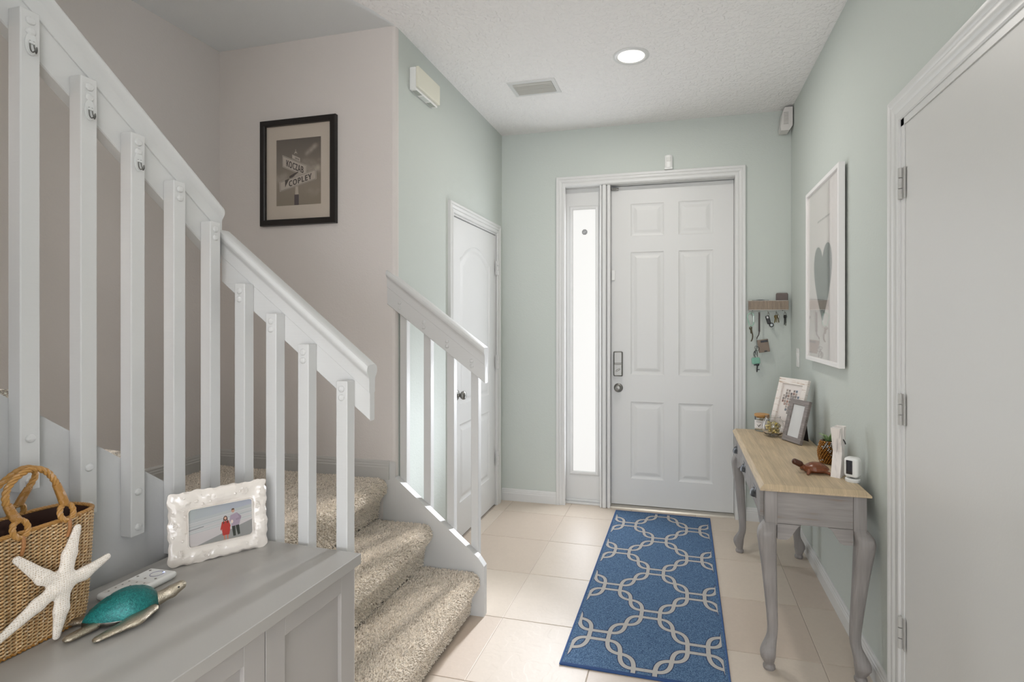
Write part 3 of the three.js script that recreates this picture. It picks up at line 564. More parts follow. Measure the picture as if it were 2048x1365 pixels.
  part('print', new THREE.PlaneGeometry(0.268, 0.344).translate(0.0, 0.0005, 0.0086), std('#ffffff', 0.5, { map: print }), f, { uv: 'keep', label: 'sepia print of street signs reading KOCZAB and COPLEY' });
  part('glazing', span(-W / 2 + w - 0.002, W / 2 - w + 0.002, -H / 2 + w - 0.002, H / 2 - w + 0.002, 0.0100, 0.0108), M.glass, f);
}
{
  const W = 0.668, H = 0.944, D = 0.027, w = 0.022;
  const f = thing('framed_print', 'tall white framed poster with a grey heart on the green wall over the table', 'picture', [XR - 0.010, 1.648, -3.034], -Math.PI / 2);
  const prof = [[0, 0], [0, D - 0.002], [0.002, D], [w - 0.002, D], [w, D - 0.002], [w, 0.006], [w, 0]];
  for (const [len, map] of [[W, (a, b, t) => [-W / 2 + t, H / 2 - a, b]], [W, (a, b, t) => [-W / 2 + t, -H / 2 + a, b]], [H, (a, b, t) => [-W / 2 + a, -H / 2 + t, b]], [H, (a, b, t) => [W / 2 - a, -H / 2 + t, b]]]) part('frame_bar', prism(prof, len, map, -1, -1), std('#eeecea', 0.4), f);
  const tex = canvasTex(720, 1020, (c, a, b) => {
    c.fillStyle = '#e3dcd8'; c.fillRect(0, 0, a, b);
    const cx = 355, cyT = 470, cyB = 800;                                       // the heart, with a thin outline around it
    const heart = (k) => { c.beginPath(); c.moveTo(cx, cyB + 12 * k); c.bezierCurveTo(cx - 95 - k * 4, 700, cx - 205 - k * 6, 580, cx - 205 - k * 6, 470); c.bezierCurveTo(cx - 205 - k * 6, 330 - k * 4, cx - 60, 318 - k * 5, cx, 425 - k * 4); c.bezierCurveTo(cx + 60, 318 - k * 5, cx + 205 + k * 6, 330 - k * 4, cx + 205 + k * 6, 470); c.bezierCurveTo(cx + 205 + k * 6, 580, cx + 95 + k * 4, 700, cx, cyB + 12 * k); c.closePath(); };
    heart(1.6); c.lineWidth = 1.5; c.strokeStyle = '#a9a7a3'; c.stroke();
    heart(0); c.fillStyle = '#666a67'; c.fill(); c.save(); heart(0); c.clip(); const r = rng(8); for (let i = 0; i < 420; i++) { c.fillStyle = `rgba(225,228,225,${0.15 + r() * 0.5})`; const s = 0.7 + r() * 1.6; c.fillRect(140 + r() * 430, 330 + r() * 480, s, s); } c.restore();
    c.fillStyle = '#9b9792'; for (let x = 235; x < 520; x += 1) if (r() < 0.62) c.fillRect(x, 196 + r() * 6, 1.6, 5 + r() * 8);   // a line of print too small to read
  });
  part('print', new THREE.PlaneGeometry(W - 2 * w + 0.006, H - 2 * w + 0.006).translate(0, 0, D - 0.012), std('#ffffff', 0.6, { map: tex }), f, { uv: 'keep', label: 'printed grey heart on white paper' });
  part('backing', [span(-W / 2 + w - 0.004, W / 2 - w + 0.004, -H / 2 + w - 0.004, H / 2 - w + 0.004, 0.004, D - 0.014), span(-W / 2 + 0.03, W / 2 - 0.03, -H / 2 + 0.03, H / 2 - 0.03, -0.0095, 0.004)], std('#8d8378', 0.8), f);
  part('glazing', span(-W / 2 + w - 0.003, W / 2 - w + 0.003, -H / 2 + w - 0.003, H / 2 - w + 0.003, D - 0.009, D - 0.0075), M.glass, f);
}
// ---------- grey cabinet against the stair, and what stands on it ----------
const CAB = 0.737;
{
  const c = thing('cabinet', 'low grey painted cabinet with panelled doors standing against the stair', 'cabinet', [-0.872, 0, -1.335], -0.035);
  const D = 0.50, L = 0.664;
  part('carcass', [span(-D + 0.01, -0.034, 0.07, CAB - 0.03, 0.012, 0.030), span(-D + 0.01, -0.034, 0.07, CAB - 0.03, L - 0.030, L - 0.012), span(-D + 0.004, -D + 0.012, 0.07, CAB - 0.03, 0.012, L - 0.012), span(-D + 0.012, -0.034, 0.07, 0.088, 0.03, L - 0.03), span(-D + 0.012, -0.034, CAB - 0.046, CAB - 0.0305, 0.03, L - 0.03)], M.cabinet, c);
  part('plinth', span(-D + 0.02, -0.06, 0, 0.07, 0.02, L - 0.02), M.cabinet, c);
  part('top', rspan(-D, 0, CAB - 0.03, CAB, 0, L, 0.0022, 3), M.cabinet, c);
  const n = 2, w = (L - 0.024) / n, st = 0.057, y0 = 0.075, y1 = CAB - 0.036, xf = -0.013, xb = -0.033;
  for (let i = 0; i < n; i++) {
    const a = 0.012 + i * w + 0.0015, b = 0.012 + (i + 1) * w - 0.0015;
    const d = part('door', [rspan(xb, xf, y0, y1, a, a + st, 0.0012), rspan(xb, xf, y0, y1, b - st, b, 0.0012), rspan(xb, xf, y1 - 0.045, y1, a + st, b - st, 0.0012), rspan(xb, xf, y0, y0 + 0.06, a + st, b - st, 0.0012)], M.cabinetDoor, c);
    part('panel', span(xb + 0.002, xf - 0.011, y0 + 0.058, y1 - 0.043, a + st - 0.002, b - st + 0.002), M.cabinetDoor, d);
    part('knob', turn(lathe([[0, 0.024], [0.011, 0.0235], [0.014, 0.019], [0.0125, 0.014], [0.006, 0.010], [0.005, 0.003], [0.009, 0.0]], 24), 0, 0, -Math.PI / 2, xf, 0.40, i === 0 ? b - 0.028 : a + 0.028), M.nickel, d);
  }
}
function resample(pts, n) {                                                  // closed outline to n evenly spaced points
  const c = [...pts, pts[0]]; let len = 0; const L = c.map((p, i) => (len += i ? Math.hypot(p[0] - c[i - 1][0], p[1] - c[i - 1][1]) : 0));
  const o = []; let j = 1;
  for (let i = 0; i < n; i++) { const s = i / n * len; while (L[j] < s) j++; const f = (s - L[j - 1]) / (L[j] - L[j - 1]); o.push([c[j - 1][0] + (c[j][0] - c[j - 1][0]) * f, c[j - 1][1] + (c[j][1] - c[j - 1][1]) * f]); }
  return o;
}
function oblong(hx, hz, e = 3.2, n = 200) { const o = []; for (let i = 0; i < n; i++) { const a = i / n * Math.PI * 2, ca = Math.cos(a), sa = Math.sin(a); o.push([Math.sign(ca) * hx * Math.abs(ca) ** (2 / e), Math.sign(sa) * hz * Math.abs(sa) ** (2 / e)]); } return o; }
function rope(path, R, r, strands, pitch, seg) {                              // twisted strands around a path
  const curve = new THREE.CatmullRomCurve3(path.map((p) => V(...p))), fr = curve.computeFrenetFrames(seg, false), len = curve.getLength(), out = [];
  let nrm = fr.normals[0].clone(); const N = [];
  for (let i = 0; i <= seg; i++) { const t = fr.tangents[i]; nrm.sub(t.clone().multiplyScalar(nrm.dot(t))).normalize(); N.push(nrm.clone()); }
  for (let k = 0; k < strands; k++) {
    const pts = [];
    for (let i = 0; i <= seg; i++) { const p = curve.getPointAt(i / seg), a = k / strands * Math.PI * 2 + i / seg * len / pitch * Math.PI * 2, b = fr.tangents[i].clone().cross(N[i]); pts.push(p.addScaledVector(N[i], Math.cos(a) * R).addScaledVector(b, Math.sin(a) * R)); }
    out.push(new THREE.TubeGeometry(new THREE.CatmullRomCurve3(pts), seg, r, 6));
  }
  return out;
}
{ // wicker bag
  const B = thing('wicker_bag', 'small honey brown wicker bag with two twisted handles and dark lining on the grey cabinet', 'bag', [-1.305, CAB, -0.790], 0);
  const H = 0.242, hx = (v) => 0.050 + 0.011 * Math.pow(v, 0.7), hz = (v) => 0.108 + 0.018 * Math.pow(v, 0.4);
  const STAKES = 66, SUB = 4, N = STAKES * SUB, ROWS = 66, wick = std('#ffffff', 0.42, { vertexColors: true });
  const rows = [], rt = rng(12), col = new THREE.Color();
  const outlineAt = (v) => resample(oblong(hx(v), hz(v)), N);
  const stakeTone = Array.from({ length: STAKES }, () => rt());
  for (let j = 0; j < ROWS; j++) {
    const v = (j + 0.5) / ROWS, y = 0.004 + v * (H - 0.010), o = outlineAt(v), ring = [], tone = 0.75 + rt() * 0.4;
    for (let i = 0; i < N; i++) {
      const p = o[i], q = o[(i + 1) % N], m = o[(i + N - 1) % N], tx = q[0] - m[0], tz = q[1] - m[1], l = Math.hypot(tx, tz), ph = (i / SUB + j) * Math.PI;
      const off = Math.cos(ph) * 0.0021, dy = -Math.sin(ph) * 0.0011 ;
      ring.push([p[0] + tz / l * off, y + dy, p[1] - tx / l * off, tz / l, -tx / l]);
    }
    const S = 6, rr = 0.00205, pos = [], clr = [];
    const at = (i, s) => { const c2 = ring[i % N], a = s / S * Math.PI * 2; return [c2[0] + Math.cos(a) * rr * c2[3], c2[1] + Math.sin(a) * rr * 0.98, c2[2] + Math.cos(a) * rr * c2[4]]; };
    for (let i = 0; i < N; i++) for (let s = 0; s < S; s++) { pos.push(at(i, s), at(i + 1, s), at(i + 1, s + 1), at(i, s), at(i + 1, s + 1), at(i, s + 1)); const k = tone * (0.78 + 0.35 * stakeTone[Math.floor(i / SUB)]); col.setRGB(0.58 * k, 0.385 * k, 0.19 * k); if ((i * 7 + j * 13) % 61 < 5) col.setRGB(0.74 * k, 0.57 * k, 0.36 * k); for (let q = 0; q < 6; q++) clr.push(col.r, col.g, col.b); }
    const g = soup(pos); g.setAttribute('color', new THREE.BufferAttribute(new Float32Array(clr), 3)); rows.push(g);
  }
  const sum = rows.map((g) => { const p = g.attributes.position.array; return toCreasedNormals(outwardKeep(g), 1.2); });
  function outwardKeep(g) { return g; }
  part('weave', sum, wick, B, { uv: 'keep', label: 'honey brown woven willow strands' });
  const stakes = []; for (let k = 0; k < STAKES; k++) { const pts = []; for (let q = 0; q <= 8; q++) { const v = q / 8, o = outlineAt(v)[k * SUB]; pts.push([o[0], 0.003 + v * (H - 0.008), o[1]]); } stakes.push(tube(pts, 0.0019, 10, 5)); }
  part('stakes', stakes, std('#7d5426', 0.5), B);
  const rimPath = (v, y) => { const o = resample(oblong(hx(v), hz(v)), 90).map(([x, z]) => [x, y, z]); o.push(o[0]); return o; };
  part('rim', rope(rimPath(1, H - 0.003), 0.0021, 0.0025, 3, 0.020, 420), std('#a67a40', 0.42), B, { smooth: 1 });
  part('base_band', rope(rimPath(0, 0.0045), 0.002, 0.0024, 2, 0.016, 300), std('#9a6a2a', 0.45), B, { smooth: 1 });
  const lin = [0, 0.3, 0.7, 1].map((v) => oblong(hx(v) - 0.0055, hz(v) - 0.0055, 3.2, 80).map(([x, z]) => [x, 0.004 + v * (H - 0.008), z]));
  const inner = loftRings(lin, true, false), bottom = oblong(hx(0) - 0.0055, hz(0) - 0.0055, 3.2, 80).map(([x, z]) => [x, 0.004, z]), bt = [];
  for (let i = 0; i < 80; i++) bt.push([0, 0.004, 0], bottom[i], bottom[(i + 1) % 80]);
  part('lining', [inner, soup(bt)], new THREE.MeshStandardMaterial({ color: '#3a2219', roughness: 0.55, side: THREE.DoubleSide, bumpMap: paintBump, bumpScale: 0.0006 }), B, { smooth: 0.8, label: 'dark brown lining' });
  const ropeMat = std('#a97d42', 0.38), wrapMat = std('#9c7036', 0.4);
  const L = (z, y) => [z + 0.790, y - CAB];
  const handle = (x, pts, dx) => {
    const P = pts.map(([z, y], i) => { const [a, b] = L(z, y); return [x + dx * Math.sin(i / (pts.length - 1) * Math.PI), b, a]; });
    const h = part('handle', rope(P, 0.0030, 0.0034, 3, 0.03, 160), ropeMat, B, { smooth: 1 });
    for (const [ends, e] of [[P.slice(0, 3), 0], [P.slice(-3).reverse(), 1]]) {
      const c = new THREE.CatmullRomCurve3(ends.map((p) => V(...p))), rings = [];
      for (let k = 0; k <= 26; k++) { const p = c.getPointAt(0.05 + 0.85 * k / 26), t = c.getTangentAt(0.05 + 0.85 * k / 26), rad = (0.0084 - 0.0016 * k / 26) + (k % 2 ? 0.00045 : -0.0002), a = t.clone().cross(V(1, 0, 0)).normalize(); rings.push(Array.from({ length: 14 }, (_, s) => { const f = s / 14 * Math.PI * 2; return [p.x + Math.cos(f) * rad, p.y + Math.sin(f) * rad * a.y, p.z + Math.sin(f) * rad * a.z]; })); }
      part('binding', loftRings(rings), wrapMat, h, { smooth: 0.9 });
      const q = ends[0], loop = []; for (let k = 0; k <= 16; k++) { const f = k / 16 * Math.PI * 2; loop.push([q[0] + (x > 0 ? 0.004 : -0.004) * (1 - Math.cos(f)), q[1] - 0.013 + Math.cos(f) * 0.0165, q[2] + Math.sin(f) * 0.0125]); }
      part('loop', rope(loop, 0.0026, 0.0030, 3, 0.024, 70), ropeMat, h, { smooth: 1 });
      part('strap', tube([[q[0] + (x > 0 ? -0.004 : 0.004), q[1] - 0.030, q[2] + 0.002], [q[0] + (x > 0 ? 0.010 : -0.010), q[1] - 0.028, q[2]], [q[0] + (x > 0 ? 0.012 : -0.012), q[1] - 0.042, q[2] - 0.001], [q[0] + (x > 0 ? 0.007 : -0.007), q[1] - 0.064, q[2]]], 0.0032, 20, 6), std('#9c6a3c', 0.6), h, { smooth: 1 });
    }
  };
  handle(0.060, [[-0.757, 0.998], [-0.749, 1.014], [-0.739, 1.040], [-0.742, 1.066], [-0.760, 1.086], [-0.784, 1.094], [-0.806, 1.083], [-0.822, 1.058], [-0.833, 1.024], [-0.838, 1.004]], -0.006);
  handle(-0.056, [[-0.826, 0.996], [-0.832, 1.014], [-0.843, 1.036], [-0.851, 1.056], [-0.846, 1.072], [-0.826, 1.076], [-0.800, 1.062], [-0.775, 1.036], [-0.762, 1.012], [-0.758, 0.996]], 0.012);
}
{ // starfish hung on the bag
  const rd = rng(55), pores = Array.from({ length: 32 * 32 }, () => [rd() * 5 - 2.5, rd() * 5 - 2.5, 1.4 + rd() * 1.3]);
  const pore = (x, y) => { const [a, b, r] = pores[(Math.floor(y / 16) & 31) * 32 + (Math.floor(x / 16) & 31)]; return Math.hypot((x % 16) - 8 - a, (y % 16) - 8 - b) - r * 1.2; };
  const dots = dataTex(512, (i, x, y) => (pore(x, y) < 1 ? 70 : 150) + carpetN[i] * 50, false, 7.5);
  const dotC = dataTex(512, (i, x, y) => { const d = pore(x, y), n = 1 + paintN[i] * 0.12; return d < 0 ? [186, 164, 134] : [228 * n, 220 * n, 209 * n]; }, true, 7.5);
  const s = thing('starfish', 'white dried starfish with five long arms hanging on the front of the wicker bag', 'starfish', [-1.226, 0.852, -0.822]);
  const tips = [[0.103, -0.028], [0.080, 0.078], [0.016, -0.088], [-0.058, 0.108], [-0.103, 0.011]];
  const mids = [[0.055, -0.011], [0.028, 0.036], [0.002, -0.040], [-0.022, 0.046], [-0.052, 0.004]];
  const g = sdfMesh((x, y, z) => {
    let d = 1; const X = x * 1.55;
    tips.forEach(([ty, tz], i) => { const [my, mz] = mids[i]; const a = capsule([X, y, z], [0, 0, 0], [0, my, mz], 0.0135, 0.0138), b = capsule([X, y, z], [0, my, mz], [-0.004, ty, tz], 0.0138, 0.0072); d = smin(d, smin(a, b, 0.006), 0.012); });
    return d;
  }, 0, 0, 0, 0.128, 104);
  part('body', g, std('#ffffff', 0.8, { map: dotC, bumpMap: dots, bumpScale: 0.0012 }), s);
}
{ // keypad
  const k = thing('alarm_keypad', 'flat white alarm keypad with a lit ring lying between bag and photo frame', 'keypad', [-1.279, CAB, -1.020], 0.03);
  part('housing', [rspan(-0.041, 0.041, 0.002, 0.0185, -0.071, 0.071, 0.0075, 4), rspan(-0.034, 0.034, 0, 0.004, -0.062, 0.062, 0.001)], M.plastic, k);
  const key = std('#dedbd6', 0.5);
  for (let r = 0; r < 4; r++) for (let c = 0; c < 3; c++) { const b = part('key', rspan(-0.033 + c * 0.0225, -0.0125 + c * 0.0225, 0.0182, 0.0189, -0.0045 + r * 0.0165, 0.0105 + r * 0.0165, 0.0004), key, k); part('digit', rspan(-0.0245 + c * 0.0225, -0.0215 + c * 0.0225, 0.0188, 0.0192, 0.001 + r * 0.0165, 0.005 + r * 0.0165, 0.0002), std('#7d776f', 0.6), b); }
  for (const [x, z] of [[-0.027, -0.022], [0.027, -0.022], [-0.027, -0.055], [0, -0.018]]) part('symbol', turn(cyl(0.0028, 0.0028, 0.0008, 14), 0, 0, 0, x, 0.0187, z), std('#8a847c', 0.6), k);
  part('ring', turn(new THREE.TorusGeometry(0.0145, 0.0011, 8, 40), Math.PI / 2, 0, 0, 0.006, 0.0186, -0.044), std('#9b97a8', 0.4), k);
  part('indicator_lamp', turn(new THREE.SphereGeometry(0.0024, 12, 8), 0, 0, 0, 0.0165, 0.0186, -0.054), std('#ffffff', 0.4, { emissive: '#9db4ff', emissiveIntensity: 1.5 }), k, { label: 'small bluish white light' });
}
{ // sea turtle
  const t = thing('turtle_figurine', 'metal sea turtle figurine with a teal shell and silver head and flippers', 'figurine', [-1.184, CAB, -0.908], Math.atan2(0.55, -0.83));
  const silver = std('#b5ab9a', 0.30, { metalness: 1, bumpMap: dentBump, bumpScale: 0.0009 });
  const half = (z) => 0.0460 * (z > 0.01 ? Math.pow(Math.max(0, 1 - Math.pow((z - 0.01) / 0.0580, 2.3)), 0.6) : Math.pow(Math.max(0, 1 - Math.pow((0.01 - z) / 0.0765, 1.55)), 0.85));
  const rings = []; for (let i = 0; i <= 26; i++) { const z = -0.0660 + 0.1335 * i / 26, w = half(z) + 0.0006, h = 0.049 * Math.pow(w / 0.046, 0.75); rings.push(Array.from({ length: 25 }, (_, k) => { const a = k / 24 * Math.PI, groove = Math.abs(Math.sin((z + 0.02) * 62)) < 0.10 && k > 5 && k < 19 ? 0.0012 : 0, rid = Math.abs(Math.abs(k - 12) - 5) < 0.6 ? 0.001 : 0; return [Math.cos(a) * w, 0.016 + Math.pow(Math.sin(a), 0.85) * (h - groove - rid), z]; })); }
  const tealT = dataTex(512, (i) => { const v = Math.max(0, Math.min(1, 0.5 + paintN[i] * 0.9 + carpetN[i] * 0.7)); return [5 + 40 * v, 78 + 62 * v, 80 + 54 * v]; }, true, 14);
  part('shell', loftRings(rings, true, true), std('#ffffff', 0.30, { map: tealT, metalness: 0.25, bumpMap: dentBump, bumpScale: 0.0006 }), t, { smooth: 0.7, label: 'mottled teal shell' });
  const rim = []; for (const [y, s] of [[0.006, 0.80], [0.010, 0.96], [0.0155, 1.0], [0.0175, 0.98]]) rim.push(resample((() => { const o = []; for (let i = 0; i <= 40; i++) { const z = -0.067 + 0.134 * i / 40; o.push([half(z) * s + 0.001, z]); } for (let i = 40; i >= 0; i--) { const z = -0.067 + 0.134 * i / 40; o.push([-half(z) * s - 0.001, z]); } return o; })(), 80).map(([x, z]) => [x, y, z]));
  part('plastron', loftRings(rim), std('#77736c', 0.32, { metalness: 1 }), t, { smooth: 0.6 });
  part('head', sdfMesh((x, y, z) => { const p = [x, y, z]; return smin(capsule(p, [0, 0.020, 0.050], [0, 0.030, 0.086], 0.0185, 0.0115), capsule(p, [0, 0.032, 0.092], [0, 0.040, 0.108], 0.0132, 0.0105), 0.010); }, 0, 0.032, 0.085, 0.05, 56), silver, t);
  for (const s of [-1, 1]) {
    part('front_flipper', sdfMesh((x, y, z) => { const p = [x, (y - 0.009 - (z + 0.03) * 0.10) * 2.2, z]; return smin(capsule(p, [s * 0.036, 0.006, 0.044], [s * 0.058, 0.004, 0.018], 0.018, 0.0200), capsule(p, [s * 0.058, 0.004, 0.018], [s * 0.075, 0.0, -0.042], 0.0200, 0.0110), 0.01); }, s * 0.056, 0.012, 0.0, 0.066, 60), silver, t);
    part('rear_flipper', sdfMesh((x, y, z) => { const p = [x, (y - 0.009) * 1.8, z]; return capsule(p, [s * 0.020, 0.004, -0.050], [s * 0.038, 0.001, -0.086], 0.0135, 0.0115); }, s * 0.03, 0.010, -0.07, 0.045, 48), silver, t);
    part('eye', new THREE.SphereGeometry(0.0022, 10, 8).translate(s * 0.0110, 0.041, 0.102), M.black, t);
  }
}
{ // ceramic photo frame
  const f = thing('photo_frame', 'white ceramic photo frame with shell relief showing two people on a beach', 'photo frame', [-1.2385, CAB + 0.001, -1.2195]);
  f.rotation.set(-0.135, 0.959, 0, 'YXZ');
  const W = 0.238, H = 0.190, N = 160, rt = noise(128, 9, 61), nz = (x, y) => rt[(Math.floor((y / H + 2) * 128) & 127) * 128 + (Math.floor((x / W + 2) * 128) & 127)] - 0.5;
  const rr = (hw, hh, r, cy) => { const o = []; for (const [sx, sy, a0] of [[1, 1, 0], [-1, 1, 1], [-1, -1, 2], [1, -1, 3]]) for (let i = 0; i <= 8; i++) { const a = (a0 + i / 8) * Math.PI / 2; o.push([sx * (hw - r) + Math.cos(a) * r, cy + sy * (hh - r) + Math.sin(a) * r]); } return resample(o, N); };
  const outer = rr(W / 2, H / 2, 0.010, H / 2).map(([x, y], i) => { const w = Math.sin(i * 0.42) * 0.0013 + Math.sin(i * 1.13 + 1) * 0.0011; return [x * (1 + w / 0.1), H / 2 + (y - H / 2) * (1 + w / 0.09)]; });
  const OX = 0.004, OY = H / 2 - 0.004, inner = rr(0.0765, 0.049, 0.008, OY).map(([x, y]) => [x + OX, y]);
  const rings = [outer.map(([x, y]) => [x * 0.97, H / 2 + (y - H / 2) * 0.97, -0.004])];
  rings.push(outer.map(([x, y]) => [x, y, 0.002]));
  for (let k = 0; k <= 9; k++) { const t = k / 9; rings.push(outer.map(([x, y], i) => { const X = x + (inner[i][0] - x) * t * 0.94, Y = y + (inner[i][1] - y) * t * 0.94, n = nz(X, Y) * 0.007 + nz(X * 2.3, Y * 2.3) * 0.004, m = Math.sin(Math.min(1, t * 1.1) * Math.PI) ** 0.5; return [X * (k ? 1 : 0.997), Y, 0.0055 + 0.0045 * m + n * m]; })); }
  rings.push(inner.map(([x, y]) => [OX + (x - OX) * 1.03, OY + (y - OY) * 1.04, 0.0105]), inner.map(([x, y]) => [OX + (x - OX) * 1.008, OY + (y - OY) * 1.01, 0.0105]), inner.map(([x, y]) => [x, y, 0.0085]), inner.map(([x, y]) => [x, y, 0.001]));
  const cer = phys('#e7dfd6', 0.22, { clearcoat: 0.6, clearcoatRoughness: 0.15 });
  const shells = []; const r2 = rng(44);
  for (let i = 0; i < 46; i++) { const q = Math.floor(r2() * N), t = 0.2 + r2() * 0.6, x = outer[q][0] + (inner[q][0] - outer[q][0]) * t, y = outer[q][1] + (inner[q][1] - outer[q][1]) * t, s = 0.0016 + r2() * 0.0022; shells.push(new THREE.SphereGeometry(s, 8, 6).scale(1, 1, 0.7).translate(x, y, 0.0108)); }
  for (let i = 0; i < 9; i++) { const q = Math.floor((i + 0.5) / 9 * N), t = 0.5, x = outer[q][0] + (inner[q][0] - outer[q][0]) * t, y = outer[q][1] + (inner[q][1] - outer[q][1]) * t, a0 = r2() * 6; for (let k = -3; k <= 3; k++) { const a = a0 + k * 0.32; shells.push(tube([[x, y, 0.0098], [x + Math.cos(a) * 0.006, y + Math.sin(a) * 0.006, 0.0118], [x + Math.cos(a) * 0.0115, y + Math.sin(a) * 0.0115, 0.0104]], 0.0012, 6, 5)); } }
  part('frame', [loftRings(rings, true, false), ...shells], cer, f, { smooth: 1.0 });
  const back = []; const bo = rings[0]; for (const tri of THREE.ShapeUtils.triangulateShape(bo.map(([x, y]) => new THREE.Vector2(x, y)), [])) back.push(...tri.map((k) => bo[k]));
  part('back', [soup(back), turn(rbox(0.05, 0.16, 0.003, 0.001), 0.27, 0, 0, 0, 0.087, -0.027)], std('#6d655d', 0.8), f);
  const ph = canvasTex(640, 410, (c, w, h) => {
    const tilt = (y, f2) => { c.beginPath(); c.moveTo(0, y + 20); c.lineTo(w, y - 40); c.lineTo(w, h); c.lineTo(0, h); c.closePath(); c.fillStyle = f2; c.fill(); };
    const g = c.createLinearGradient(0, 0, w, 160); g.addColorStop(0, '#a3a8a6'); g.addColorStop(1, '#a2a4b0'); c.fillStyle = g; c.fillRect(0, 0, w, h);
    tilt(105, '#a9abaa'); tilt(150, '#b4b2b0'); tilt(175, '#a5a8a7'); tilt(200, '#b9b5b3'); tilt(228, '#aeb0ae'); tilt(255, '#bdb6b4');
    c.strokeStyle = '#cfcac8'; c.lineWidth = 4; for (const y of [140, 190, 240]) { c.beginPath(); c.moveTo(0, y + 20); c.lineTo(w, y - 35); c.stroke(); }
    c.fillStyle = '#8b8a87'; c.beginPath(); c.moveTo(60, h); c.lineTo(w, 235); c.lineTo(w, h); c.fill();
    c.strokeStyle = '#6f7170'; c.lineWidth = 7; c.beginPath(); c.moveTo(0, 232); c.lineTo(150, 212); c.stroke();
    const el = (x, y, rx, ry, col) => { c.fillStyle = col; c.beginPath(); c.ellipse(x, y, rx, ry, 0, 0, 7); c.fill(); };
    const poly = (p, col) => { c.fillStyle = col; c.beginPath(); p.forEach(([x, y], i) => (i ? c.lineTo(x, y) : c.moveTo(x, y))); c.closePath(); c.fill(); };
    poly([[340, 350], [358, 350], [356, 405], [346, 405]], '#b5705c'); poly([[372, 350], [390, 350], [386, 405], [376, 405]], '#b5705c');
    poly([[326, 205], [395, 200], [408, 300], [398, 355], [332, 355], [326, 300]], '#a8322c'); poly([[326, 210], [310, 280], [318, 300], [338, 250]], '#a8322c'); poly([[395, 205], [412, 260], [404, 300], [386, 250]], '#a8322c');
    el(362, 172, 20, 28, '#4a2f26'); el(362, 170, 12, 16, '#c59a86'); poly([[342, 170], [336, 230], [350, 225]], '#4a2f26'); poly([[382, 170], [390, 228], [374, 225]], '#4a2f26');
    poly([[424, 270], [460, 270], [464, 385], [438, 385]], '#33352f'); poly([[462, 270], [498, 262], [508, 375], [484, 380]], '#33352f');
    poly([[412, 150], [480, 130], [520, 190], [500, 270], [424, 275]], '#9c8c99'); poly([[480, 132], [524, 180], [520, 210], [470, 218], [466, 198], [500, 188]], '#8f7f8c'); poly([[412, 155], [400, 215], [440, 240], [446, 220], [424, 205]], '#9c8c99');
    el(440, 100, 17, 24, '#b98f7a'); poly([[424, 96], [456, 92], [450, 78], [430, 78]], '#54402f'); el(428, 222, 12, 20, '#d8c3b6');
  });
  part('photo', new THREE.PlaneGeometry(0.156, 0.101).translate(OX, OY, 0.0032), std('#ffffff', 0.25, { map: ph }), f, { uv: 'keep', label: 'colour photo of a woman in red and a man on a beach' });
}
